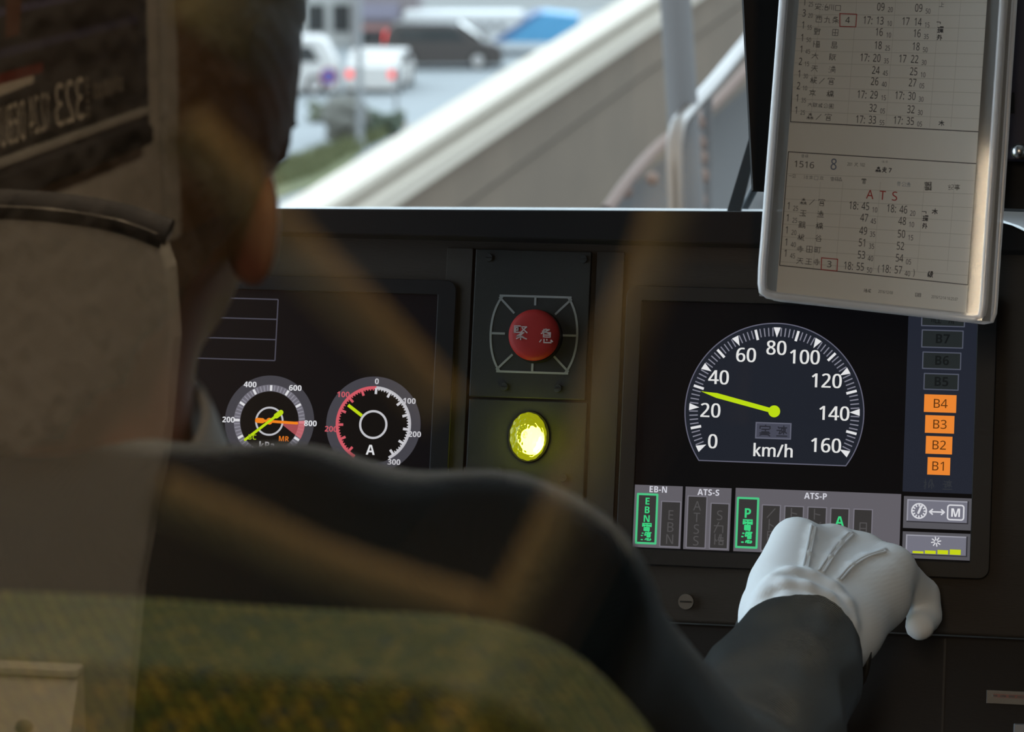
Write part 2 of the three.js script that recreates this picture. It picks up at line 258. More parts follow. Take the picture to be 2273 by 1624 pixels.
  cell(-98.4, -86.6, -70, -40.6, 'EBN電源', 2, -42); cell(-83.9, -72.3, -71.5, -44.4, 'EBN', 0, -49); cell(-68, -56.6, -71.5, -40.6, 'ATSS', 0, -43); cell(-54, -43.2, -71.5, -44.4, 'S力作', 0, -48);
  cell(-38, -25.8, -70, -40.6, 'P電源', 2, -46); cell(-23.2, -12.4, -71.5, -44.2, 'ノト目', 0, -45); cell(-9.7, 1.4, -71.5, -44.4, '卜ノ反', 0, -45); cell(4.1, 15.1, -71.5, -44.4, '卜ノ川', 0, -45); cell(17.7, 28.5, -71.5, -44.6, 'ATS', 1, -48.6); cell(31.4, 42.3, -71.5, -44.6, '日目', 0, -52);
});
const leftScreen = canvasTex(202 * SCALE, 151 * SCALE, (g) => {
  const X = (u) => (u + 428) * SCALE, Y = (v) => (77 - v) * SCALE, mm = (n) => n * SCALE, deg = Math.PI / 180;
  g.fillStyle = '#080609'; g.fillRect(0, 0, g.canvas.width, g.canvas.height);
  g.strokeStyle = '#4c4b57'; g.lineWidth = mm(0.8);
  for (const v of [71, 58.6, 46, 33]) { g.beginPath(); g.moveTo(X(-420), Y(v)); g.lineTo(X(-327.4), Y(v)); g.stroke(); }
  for (const u of [-420, -380, -327.4]) { g.beginPath(); g.moveTo(X(u), Y(71)); g.lineTo(X(u), Y(33)); g.stroke(); }
  const P2 = (cx, cy, r, a) => [X(cx + r * Math.cos(a * deg)), Y(cy + r * Math.sin(a * deg))];
  const ring = (cx, cy, r, w, c, a0 = 0, a1 = 360) => { g.strokeStyle = c; g.lineWidth = mm(w); g.beginPath(); g.arc(X(cx), Y(cy), mm(r), -a1 * deg, -a0 * deg, false); g.stroke(); };
  const tick = (cx, cy, r0, r1, a, w, c) => { g.strokeStyle = c; g.lineWidth = mm(w); g.beginPath(); g.moveTo(...P2(cx, cy, r0, a)); g.lineTo(...P2(cx, cy, r1, a)); g.stroke(); };
  const disc = (cx, cy, r, c) => { g.fillStyle = c; g.beginPath(); g.arc(X(cx), Y(cy), mm(r), 0, 7); g.fill(); };
  const pressure = (cx, cy) => {
    disc(cx, cy, 28.3, '#45444b'); disc(cx, cy, 22.6, '#75737d'); disc(cx, cy, 18.5, '#0d0a08');
    for (let k = 0; k <= 50; k++) { const a = 240 - k * 6; tick(cx, cy, 18.8, 22.3, a, k % 5 ? 0.6 : 1.5, k % 5 ? '#9a98a4' : '#ececf0'); }
    g.fillStyle = 'rgba(226,104,112,0.75)'; g.beginPath(); g.moveTo(...P2(cx, cy, 7, -8)); g.lineTo(...P2(cx, cy, 22.6, 3)); g.arc(X(cx), Y(cy), mm(22.6), -3 * deg, 27 * deg); g.closePath(); g.fill();
    ring(cx, cy, 8.4, 1.2, '#c9c9cf');
    for (const [t, a] of [['200', 180], ['400', 121], ['600', 54], ['800', -1]]) print(g, t, P2(cx, cy, 26, a)[0], P2(cx, cy, 26, a)[1], mm(5), '#ececf0', { bold: true });
    const needle = (a, l, back, c, w) => { const s = P2(cx, cy, -back, a), e = P2(cx, cy, l, a); g.strokeStyle = c; g.lineCap = 'round'; g.lineWidth = mm(w); g.beginPath(); g.moveTo(...s); g.lineTo(...e); g.stroke(); g.lineWidth = mm(w * 1.9); g.beginPath(); g.moveTo(...s); g.lineTo(...P2(cx, cy, -back * 0.6, a)); g.stroke(); g.lineCap = 'butt'; };
    needle(-2, 17.5, 7.5, '#ff8a1c', 1.7); disc(cx, cy, 2.1, '#ff8a1c'); needle(219, 19, 9, '#c6e60f', 1.7);
    print(g, 'BC', X(cx - 10.4), Y(cy - 10.2), mm(4.4), '#aacb10', { bold: true }); print(g, 'MR', X(cx + 9.6), Y(cy - 10.6), mm(4.4), '#f0801c', { bold: true }); print(g, 'kPa', X(cx - 0.8), Y(cy - 15), mm(6), '#dcdce0', { bold: true });
  };
  pressure(-395, -4.9); pressure(-328.9, -4.6);
  const cx = -263.4, cy = -4.4;
  disc(cx, cy, 29.6, '#47464e'); disc(cx, cy, 23.6, '#0c0908');
  ring(cx, cy, 22.7, 1.9, '#c9c8ce', -62, 88); ring(cx, cy, 22.7, 1.9, '#de5f6b', 88, 242);
  for (let k = -30; k <= 30; k++) { const a = 88 - k * 4.7, c = k < 0 ? '#de5f6b' : '#d6d5da'; tick(cx, cy, k % 5 ? 21 : 18.8, 22.6, a, k % 5 ? 0.7 : 1.6, c); }
  for (const [t, a, c] of [['0', 88, '#d6d5da'], ['100', 35, '#d6d5da'], ['200', -11, '#d6d5da'], ['300', -58, '#d6d5da'], ['100', 138, '#de5f6b'], ['200', 188, '#de5f6b'], ['300', 236, '#de5f6b']]) print(g, t, P2(cx, cy, 26.6, a)[0], P2(cx, cy, 26.6, a)[1], mm(5), c, { bold: true });
  ring(cx, cy, 8.2, 1.4, '#cfcfd4'); tick(cx, cy, 9, 20, 145, 2, '#c9e512');
  print(g, 'A', X(cx - 1), Y(cy - 15.6), mm(8.6), '#ededf0', { bold: true });
});

// the timetable sheet: s runs across the plastic case, t down it
const caseAt = (s, t) => { const lx = 1755 - 72 * t, ly = -260 + 920 * t, rx = 2267 - 64 * t, ry = -250 + 968 * t; return [lx + (rx - lx) * s, ly + (ry - ly) * s]; };
const caseST = (x, y) => { let s = 0.5, t = 0.5; for (let i = 0; i < 12; i++) { t = (y + 260 - 10 * s) / (920 + 48 * s); s = (x - (1755 - 72 * t)) / (512 + 8 * t); } return [s, t]; };
const SHEET = [0.075, 0.885, 0, 0.982];
const sheetTex = canvasTex(918, 2015, (g, w, h) => {
  g.fillStyle = '#efeae2'; g.fillRect(0, 0, w, h);
  const K = 2.2, C = (x, y) => { const [s, t] = caseST(x, y); return [(s - SHEET[0]) / (SHEET[1] - SHEET[0]) * w, (t - SHEET[2]) / (SHEET[3] - SHEET[2]) * h]; };
  const A = (x, y) => C(1640 + x * 0.2785, y * 0.2785), B = (x, y) => C(1640 + x * 0.2785, 320 + y * 0.2785);
  const ink = '#3a393b', pale = '#9a9795', red = '#b0302a';
  const T = (M, t, x, y, px, o = {}) => print(g, t, ...M(x, y), px * K, o.c ?? ink, { squeeze: o.q ?? 0.7, bold: o.b, align: o.a ?? 'center' });
  const KJ = (M, t, xs, y, px, c = ink, wgt = 0.07) => [...t].forEach((k, i) => { const [x, yy] = M(xs[i], y + (xs[i] - xs[0]) * 0.06); kanji(g, k, x, yy, px * K, px * K, c, wgt); });
  const line = (M, pts, c, lw) => { g.strokeStyle = c; g.lineWidth = lw; g.beginPath(); pts.forEach(([x, y], i) => g[i ? 'lineTo' : 'moveTo'](...M(x, y))); g.stroke(); };
  // upper train
  for (let k = 0; k < 11; k++) line(A, [[480 - k * 8, 20 + k * 96], [1990 - k * 7, 20 + k * 103]], '#b3aea6', 1.4);
  for (const x of [640, 930, 1240, 1590, 1760]) line(A, [[x + 10, 0], [x - 70, 1010]], '#bdb8b0', 1.2);
  line(A, [[500, -900], [412, 970], [1915, 1050], [2060, -900]], ink, 4);
  for (let k = 1; k < 8; k++) { const y = 55 - k * 99, x = 1132 + k * 8; T(A, String(9 - k).padStart(2, '0'), x, y, 20); T(A, '20', x + 70, y + 22, 12); T(A, String(9 - k).padStart(2, '0'), x + 303, y + 5, 20); T(A, '50', x + 370, y + 24, 12); }
  const rows = [['', '09', '20', '', '09', '50', 1132, 55], ['17:', '13', '10', '17', '14', '15', 1125, 165], ['', '16', '10', '', '16', '35', 1118, 257], ['', '18', '25', '', '18', '50', 1110, 362], ['17:', '20', '35', '17', '22', '30', 1100, 463], ['', '24', '45', '', '25', '10', 1092, 561], ['', '26', '40', '', '27', '05', 1083, 650], ['17:', '29', '15', '17:', '30', '30', 1077, 756], ['', '32', '05', '', '32', '30', 1070, 862], ['17:', '33', '55', '17:', '35', '05', 1065, 955]];
  for (const [h1, m1, s1, h2, m2, s2, x, y] of rows) { if (h1) T(A, h1, x - 96, y - 3, 23); T(A, m1, x, y, 23); T(A, s1, x + 76, y + 22, 15); if (h2) T(A, h2, x + 205, y + 6, 23); T(A, m2, x + 302, y + 10, 23); T(A, s2, x + 376, y + 34, 15); }
  [['1', '25', 525, 15], ['3', '20', 521, 105], ['1', '55', 514, 200], ['1', '50', 507, 300], ['1', '45', 500, 392], ['2', '15', 492, 490], ['1', '30', 483, 588], ['2', '10', 476, 684], ['1', '35', 467, 780], ['1', '25', 459, 878]].forEach(([a, b, x, y]) => { T(A, a, x, y, 22); T(A, b, x + 50, y + 18, 14, { c: '#5a5858' }); });
  const c2 = '#4a4847';
  KJ(A, '安治川口', [632, 688, 738, 788], 52, 14, c2); KJ(A, '西九条', [636, 706, 772], 152, 15, c2); KJ(A, '野田', [626, 766], 250, 15, c2); KJ(A, '福島', [618, 758], 350, 15, c2); KJ(A, '大阪', [607, 748], 446, 15, c2); KJ(A, '天満', [602, 742], 545, 15, c2); KJ(A, '桜ノ宮', [596, 662, 735], 638, 15, c2); KJ(A, '京橋', [587, 728], 738, 15, c2); KJ(A, '大阪城公園', [567, 609, 650, 692, 735], 834, 10, c2); KJ(A, '森ノ宮', [568, 636, 712], 925, 15, c2);
  line(A, [[805, 108], [940, 114], [932, 214], [805, 210], [805, 106]], red, 4); T(A, '4', 868, 160, 19, { q: 1 });
  KJ(A, '上', [1615], 35, 11); line(A, [[1578, 175], [1606, 176], [1606, 190]], ink, 3); KJ(A, '環外', [1606], 236, 13, ink, 0.13); KJ(A, '外', [1598], 298, 12, ink, 0.13); KJ(A, '木', [1615], 980, 12, ink, 0.13);
  // lower train
  for (let k = 0; k < 8; k++) line(B, [[382 - k * 8, 235 + k * 100], [1890 - k * 9, 290 + k * 108]], '#b3aea6', 1.4);
  for (const x of [650, 830, 1130, 1480, 1720]) line(B, [[x, 300], [x - 60, 1010]], '#bdb8b0', 1.2);
  line(B, [[395, 60], [1895, 155], [1825, 1120], [325, 965], [395, 60]], ink, 4);
  KJ(B, '番線', [510, 540], 92, 7, pale, 0.1); T(B, '1516', 520, 162, 20, { q: 1.05, c: '#55524f' }); T(B, '8', 756, 160, 34, { q: 0.85, c: '#6d7690' }); T(B, '201', 885, 160, 10, { c: '#55524f' }); T(B, '102', 985, 165, 10, { c: '#55524f' }); KJ(B, '又', [935], 162, 9, '#55524f'); KJ(B, '作京', [1150, 1178], 138, 6, pale); KJ(B, '森支', [1112, 1160], 200, 12, ink, 0.13); T(B, '7', 1206, 208, 13, { b: true, q: 1 });
  KJ(B, '停車口京', [535, 575, 615, 660], 262, 10, pale); KJ(B, '一公', [410, 440], 250, 8, ink); KJ(B, '番線森', [745, 777, 808], 275, 9, pale, 0.1); KJ(B, '着', [995], 293, 12, '#4a4847'); KJ(B, '発公造', [1275, 1315, 1352], 315, 10, '#7f8490'); KJ(B, '番線', [1495, 1520], 315, 9, '#55524f', 0.12); KJ(B, '番線', [1495, 1520], 350, 9, '#55524f', 0.12); KJ(B, '記事', [1690, 1740], 340, 13, '#55524f');
  [['A', 1045, 402], ['T', 1146, 408], ['S', 1242, 415]].forEach(([t, x, y]) => T(B, t, x, y, 27, { c: red, q: 1 }));
  const low = [['18:', '45', '10', '18:', '46', '20', 1010, 495], ['', '47', '45', '', '48', '10', 1000, 586], ['', '49', '35', '', '50', '15', 993, 690], ['', '51', '35', '', '52', '', 985, 785], ['', '53', '40', '', '54', '05', 977, 882], ['18:', '55', '50', '18:', '57', '40', 968, 976]];
  low.forEach(([h1, m1, s1, h2, m2, s2, x, y], i) => { if (h1) T(B, h1, x - 94, y - 6, 23); T(B, m1, x, y, 23); T(B, s1, x + 73, y + 27, 16); if (h2) T(B, h2, x + 207, y + 18, 23); T(B, m2, x + 303, y + 26, 23); if (s2) T(B, s2, x + 376, y + 54, 16); if (i === 5) { T(B, '(', x + 147, y + 14, 19); T(B, ')', x + 428, y + 46, 19); } });
  [['1', '25', 398, 490], ['1', '25', 391, 586], ['1', '20', 384, 684], ['1', '40', 380, 780], ['1', '45', 374, 868]].forEach(([a, b, x, y]) => { T(B, a, x, y, 22, { c: '#3c3a3a' }); T(B, b, x + 55, y + 20, 15, { c: '#5a5858' }); });
  KJ(B, '森ノ宮', [515, 583, 660], 455, 15, c2); KJ(B, '玉造', [510, 651], 547, 15, c2); KJ(B, '鶴橋', [503, 642], 642, 15, c2); KJ(B, '桃谷', [496, 634], 740, 15, c2); KJ(B, '寺田町', [489, 560, 628], 832, 15, c2); KJ(B, '天王寺', [486, 555, 620], 928, 15, c2);
  line(B, [[660, 905], [788, 916], [782, 1010], [656, 998], [660, 903]], red, 4); T(B, '3', 722, 955, 20, { q: 1.05 });
  line(B, [[1460, 535], [1492, 537], [1492, 552]], ink, 3); KJ(B, '環', [1486], 590, 12, ink, 0.13); KJ(B, '外', [1480], 650, 12, ink, 0.13); KJ(B, '木', [1562], 535, 12, ink, 0.15); KJ(B, '緩', [1524], 1036, 13, ink, 0.13);
  KJ(B, '作成', [1010, 1040], 1165, 8, '#5b5855', 0.1); T(B, '2016/12/08', 1170, 1178, 9, { c: '#5b5855' }); KJ(B, '日目', [1415, 1440], 1200, 8, '#5b5855', 0.12); T(B, '2016/12/14 16:25:07', 1640, 1226, 9, { c: '#5b5855' });
});
// poster in the saloon: under its picture the line of lettering that the partition glass mirrors
const posterTex = canvasTex(1500, 1040, (g, w, h) => {
  g.fillStyle = '#2a2422'; g.fillRect(0, 0, w, h);
  for (let i = 0; i < 21; i++) { const y = 40 + i * 41; g.fillStyle = i % 4 === 1 ? '#5a5678' : i % 4 === 3 ? '#454360' : '#2c2622'; g.fillRect(0, y, w, 16 + (i * 7) % 13); }
  g.fillStyle = '#6a3a1c'; g.beginPath(); g.moveTo(640, 0); g.lineTo(800, 0); g.lineTo(930, 800); g.lineTo(840, 800); g.closePath(); g.fill();
  g.fillStyle = '#7d3228'; g.fillRect(700, 868, 800, 22); g.fillStyle = '#d8cdbb'; g.beginPath(); g.moveTo(1500, 890); g.lineTo(1500, 930); g.lineTo(760, 906); g.lineTo(760, 890); g.fill();
  g.fillStyle = '#2b2926'; g.fillRect(0, 915, w, 125);
  const c = '#e6dcc9';
  g.fillStyle = '#9a9182'; for (let i = 0; i < 9; i++) g.fillRect(136 + i * 26, 950 - (i % 3) * 3, 14, 36);
  for (let i = 0; i < 6; i++) g.fillRect(392, 926 + i * 16, 16, 10);
  print(g, '323', 420, 970, 128, c, { align: 'left' });
  print(g, '12.24', 660, 974, 112, c, { align: 'left', squeeze: 0.5 }); print(g, 'DEBUT', 820, 976, 116, c, { align: 'left', squeeze: 0.55 });
});

// ---------------------------------------------------------------- materials
const speckle = dataTex(256, (u, v) => 0.5 + 0.5 * (fbm(u, v, 64, 3, 2) - 0.5));
const blotch = dataTex(256, (u, v) => { const a = fbm(u, v, 4, 11, 5), b = fbm(u, v, 32, 5, 2), k = 0.72 + 0.36 * a + 0.12 * (b - 0.5); return [k, k * 0.985, k * 0.965]; });
const twill = dataTex(128, (u, v) => 0.5 + 0.4 * Math.sin((u + v) * Math.PI * 2 * 16) + 0.1 * (hash(Math.floor(u * 128), Math.floor(v * 128), 4) - 0.5));
const knit = dataTex(128, (u, v) => 0.5 + 0.25 * Math.sin(u * Math.PI * 32) + 0.25 * Math.sin(v * Math.PI * 32));
twill.repeat.set(40, 40); knit.repeat.set(30, 30); speckle.repeat.set(8, 8);
const M = {
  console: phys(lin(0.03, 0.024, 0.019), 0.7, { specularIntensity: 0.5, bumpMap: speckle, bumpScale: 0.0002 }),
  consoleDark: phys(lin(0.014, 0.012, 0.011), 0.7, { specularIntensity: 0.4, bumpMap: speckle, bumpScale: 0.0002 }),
  plate: phys(lin(0.015, 0.015, 0.0135), 0.6, { specularIntensity: 0.5, bumpMap: speckle, bumpScale: 0.00015 }),
  black: phys(lin(0.006, 0.006, 0.007), 0.5, { specularIntensity: 0.5 }),
  matteBlack: phys(lin(0.009, 0.008, 0.008), 0.85, { specularIntensity: 0.4 }),
  steel: std(lin(0.55, 0.55, 0.55), 0.3, { metalness: 1 }),
  wallCab: std(lin(0.26, 0.26, 0.25), 0.8),
  ceilingCab: std(lin(0.62, 0.61, 0.58), 0.85),
  floorCab: std(lin(0.03, 0.03, 0.03), 0.8),
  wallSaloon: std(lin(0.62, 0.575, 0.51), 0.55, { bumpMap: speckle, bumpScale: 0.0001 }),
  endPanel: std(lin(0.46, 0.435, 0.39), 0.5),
  saloonHaze: std(lin(0.3, 0.165, 0.06), 0.8),  // warm haze of the glass put into this brown wall colour
  saloonFloor: std(lin(0.07, 0.055, 0.04), 0.6),
  rimGrey: std(lin(0.1, 0.1, 0.105), 0.9),
  screwDark: std(lin(0.05, 0.045, 0.04), 0.4),
  rubber: std(lin(0.05, 0.05, 0.055), 0.5),
  glass: phys(lin(1, 1, 1), 0, { transmission: 1, thickness: 0, ior: 2.05 }),
  windshield: phys(lin(0.96, 0.98, 0.98), 0, { transmission: 1, thickness: 0, ior: 1.3 }),
  sill: std(lin(0.45, 0.46, 0.46), 0.4),
};

// ---------------------------------------------------------------- the cab and the saloon
const CAB = { x0: -1.15, x1: 1.35, top: 2.2, front: -1.98 };
struct(obj('floor', span(-1.3, 1.5, -0.1, 0, CAB.front - 0.1, PANE_Z), M.floorCab));
struct(obj('ceiling', span(-1.3, 1.5, CAB.top, CAB.top + 0.1, CAB.front - 0.1, PANE_Z), M.ceilingCab));
const SW = { z0: -1.86, z1: -0.85, y0: 0.9, y1: 2.05 };
struct(obj('wall_left', [span(CAB.x0 - 0.08, CAB.x0, 0, SW.y0, CAB.front, PANE_Z), span(CAB.x0 - 0.08, CAB.x0, SW.y1, CAB.top, CAB.front, PANE_Z), span(CAB.x0 - 0.08, CAB.x0, SW.y0, SW.y1, CAB.front, SW.z0), span(CAB.x0 - 0.08, CAB.x0, SW.y0, SW.y1, SW.z1, PANE_Z)], M.wallCab));
struct(obj('window_3', new THREE.PlaneGeometry(SW.z1 - SW.z0, SW.y1 - SW.y0).rotateY(Math.PI / 2).translate(CAB.x0 - 0.04, (SW.y0 + SW.y1) / 2, (SW.z0 + SW.z1) / 2), M.windshield)).userData.label = 'side window of the driving cab';
struct(obj('wall_right', span(CAB.x1, CAB.x1 + 0.08, 0, CAB.top, CAB.front, PANE_Z), M.wallCab));
const SH = { x0: -1.05, x1: 0.34, y0: 1.27, y1: 2.1 };
struct(obj('wall_front', [span(CAB.x0, CAB.x1, 0, SH.y0, CAB.front - 0.06, CAB.front), span(CAB.x0, CAB.x1, SH.y1, CAB.top, CAB.front - 0.06, CAB.front), span(CAB.x0, SH.x0, SH.y0, SH.y1, CAB.front - 0.06, CAB.front), span(SH.x1, CAB.x1, SH.y0, SH.y1, CAB.front - 0.06, CAB.front)], M.wallCab));
const shield = struct(obj('window_1', new THREE.PlaneGeometry(SH.x1 - SH.x0, SH.y1 - SH.y0).translate((SH.x0 + SH.x1) / 2, (SH.y0 + SH.y1) / 2, CAB.front - 0.03), M.windshield));
shield.userData.label = 'windscreen of the driving cab';
// partition with its glass
const PW = { x0: -0.62, x1: 0.5, y0: 1.02, y1: 1.96 };
struct(obj('wall_partition', [span(-1.3, 1.5, 0, PW.y0, PANE_Z - 0.02, PANE_Z + 0.02), span(-1.3, 1.5, PW.y1, 2.3, PANE_Z - 0.02, PANE_Z + 0.02), span(-1.3, PW.x0, PW.y0, PW.y1, PANE_Z - 0.02, PANE_Z + 0.02), span(PW.x1, 1.5, PW.y0, PW.y1, PANE_Z - 0.02, PANE_Z + 0.02)], M.consoleDark));
const pane = struct(obj('window_2', new THREE.PlaneGeometry(PW.x1 - PW.x0, PW.y1 - PW.y0).translate((PW.x0 + PW.x1) / 2, (PW.y0 + PW.y1) / 2, PANE_Z), M.glass));
pane.userData.label = 'partition glass between saloon and cab';
// saloon behind the camera, mirrored in that glass
const ZR = (zv) => 2 * PANE_Z - zv;                                      // where a thing stands whose mirror image lies at zv
struct(obj('floor', span(-1.1, 1.5, -0.1, 0, PANE_Z, 7), M.saloonFloor));
struct(obj('ceiling', span(-1.1, 1.5, 2.3, 2.4, PANE_Z, 7), M.wallSaloon));
struct(obj('wall_saloon', span(-1.06, -1.0, 0, 2.3, PANE_Z + 0.02, ZR(-3.402)), M.wallSaloon));
struct(obj('trim_1', span(-1.06, -1.006, 0, 2.3, ZR(-3.402), ZR(-3.425)), M.matteBlack));
struct(obj('trim_2', span(-1.06, -0.998, 0, 2.3, ZR(-3.425), ZR(-3.475)), M.wallSaloon));
struct(obj('wall_aisle', span(-1.12, -1.06, 0, 2.3, ZR(-3.475), 7), M.saloonHaze));
struct(obj('wall_saloon_right', span(1.3, 1.36, 0, 2.3, PANE_Z + 0.02, 7), M.saloonHaze));
struct(obj('wall_back', span(-1.1, -0.62, 0, 2.3, 7, 7.06), M.saloonHaze));
struct(obj('added_door_1', span(-0.62, 1.5, 0, 2.3, 7, 7.06), M.matteBlack)).userData.label = 'dark end door added to weaken the haze mirrored at right';  // unseen dark end, added so the mirrored haze fades to the right
{
  const lamp = thing('saloon_lamp', 'long warm white ceiling lamp of the saloon', 'lamp', V(-0.15, 2.3, 1.36));
  obj('housing', box(0.3, 0.03, 3.1, 0, -0.015, 0, 0.006), M.sill, lamp);
  obj('diffuser', box(0.22, 0.05, 3.0, 0, -0.055, 0, 0.01), new THREE.MeshStandardMaterial({ color: 0xffffff, emissive: lin(1, 0.80, 0.58), emissiveIntensity: 2 }), lamp);
  const poster = thing('framed_poster', 'dark framed poster with a line of pale lettering, mirrored in the partition glass', 'poster', V(-1.0, 1.24, 2.86));
  const sheet = new THREE.PlaneGeometry(0.75, 0.52).rotateY(Math.PI / 2).translate(0.006, 0.262, -0.375);
  obj('sheet', sheet, std(lin(1, 1, 1), 0.5, { map: posterTex }), poster);
  obj('backing', span(0, 0.005, 0, 0.524, -0.752, 0.002), M.black, poster);
  obj('frame', [span(0, 0.012, -0.016, 0, -0.77, 0.014), span(0, 0.012, 0.524, 0.54, -0.77, 0.014), span(0, 0.012, 0, 0.524, 0.002, 0.014), span(0, 0.012, 0, 0.524, -0.77, -0.752)], M.rubber, poster);
  obj('ledge', span(0, 0.016, -0.004, 0.004, -0.77, 0.014, 0.002), M.endPanel, poster);
  obj('lower_moulding', span(0, 0.018, -0.04, -0.016, -0.77, 0.014, 0.006), M.matteBlack, poster);
}
{ // bench end screen: flat board with a rounded upper corner and a dark rim along its top
  const z = ZR(-2.3), pts = [[-1.0, 0.3], [-0.76, 0.3], [-0.7225, 0.818], [-0.708, 0.947], [-0.683, 1.065], [-0.672, 1.16], [-0.675, 1.22], [-0.684, 1.246], [-0.712, 1.256], [-0.77, 1.264], [-0.86, 1.266], [-1.0, 1.266]];
  const t = thing('bench_end_screen', 'pale grey bench end screen with a curved dark top rim, mirrored in the glass', 'screen', V(0, 0, z));
  obj('board', outline(pts, 0.02, 0.004), M.endPanel, t);
  obj('rim', tube([V(-1.0, 1.272, 0.008), V(-0.86, 1.272, 0.008), V(-0.77, 1.27, 0.008), V(-0.712, 1.262, 0.008), V(-0.672, 1.25, 0.008)], 0.0095, 40, 12), M.rimGrey, t);
  obj('lower_rim', tube([V(-1.0, 1.263, -0.002), V(-0.86, 1.263, -0.002), V(-0.77, 1.261, -0.002), V(-0.712, 1.253, -0.002), V(-0.676, 1.241, -0.002)], 0.0055, 40, 10), M.matteBlack, t);
  const b = thing('switch_box', 'small beige box with a rounded dimple, low on the bench end screen', 'box', V(-0.82, 0.74, z - 0.004));
  obj('body', outline([[0.012, 0.134], [0, 0.134], [0, -0.04], [0.115, -0.04]], 0.128, 0.002).rotateY(Math.PI / 2).translate(-0.063, 0, -0.002), phys(lin(0.9, 0.82, 0.74), 0.5), b);
  obj('lid', span(-0.067, 0.0675, 0.131, 0.139, -0.022, -0.003, 0.002), phys(lin(0.92, 0.86, 0.78), 0.4), b);
  obj('button', new THREE.SphereGeometry(0.009, 16, 10).scale(1, 1, 0.4).translate(0.026, 0.09, -0.04), M.endPanel, b);
}
{ // bench along the saloon's side wall, behind its end screen
  const t = thing('saloon_bench', 'dark bench along the saloon wall behind the pale end screen', 'bench', V(-0.999, 0, ZR(-2.3) + 0.03)), cloth = std(lin(0.085, 0.05, 0.02), 0.95);
  obj('backrest', span(0, 0.1, 0.45, 1.075, 0, 4.9, 0.02), cloth, t);
  obj('bench_cushion', span(0.02, 0.42, 0.36, 0.46, 0, 4.9, 0.03), cloth, t);
  obj('bench_base', span(0.02, 0.3, 0, 0.355, 0.02, 4.88, 0.005), M.matteBlack, t);
}
{ // brown tubes added just behind the viewpoint so the glass mirrors soft brown bands
  const back = (x, y, d) => { const p = at(x, y, d); return V(p.x, p.y, ZR(p.z)); }, bandBrown = std(lin(0.36, 0.23, 0.07), 0.7);
  const t = thing('streak_tubes', 'brown tubes added behind the viewpoint, mirrored as soft bands in the partition glass', 'added_tube');
  obj('left_band', tube([back(405, 285, 0.47), back(540, 420, 0.47), back(630, 535, 0.47), back(750, 660, 0.47), back(870, 785, 0.47), back(985, 915, 0.47)], 0.0046, 80, 12), bandBrown, t);
  obj('right_band', tube([back(1530, 330, 0.47), back(1465, 560, 0.47), back(1400, 720, 0.47), back(1350, 880, 0.47), back(1290, 1070, 0.47), back(1190, 1280, 0.47), back(1090, 1460, 0.47), back(1000, 1680, 0.47)], 0.0046, 90, 12), bandBrown, t);
  obj('lower_band', tube([back(350, 1098, 0.47), back(400, 1121, 0.47), back(543, 1180, 0.47), back(715, 1258, 0.47), back(886, 1316, 0.47), back(1060, 1370, 0.47)], 0.0042, 60, 12), bandBrown, t);
  obj('upper_band', tube([back(700, -160, 0.5), back(560, 10, 0.5), back(490, 110, 0.5)], 0.011, 40, 14), std(lin(0.26, 0.2, 0.07), 0.8), t);
}

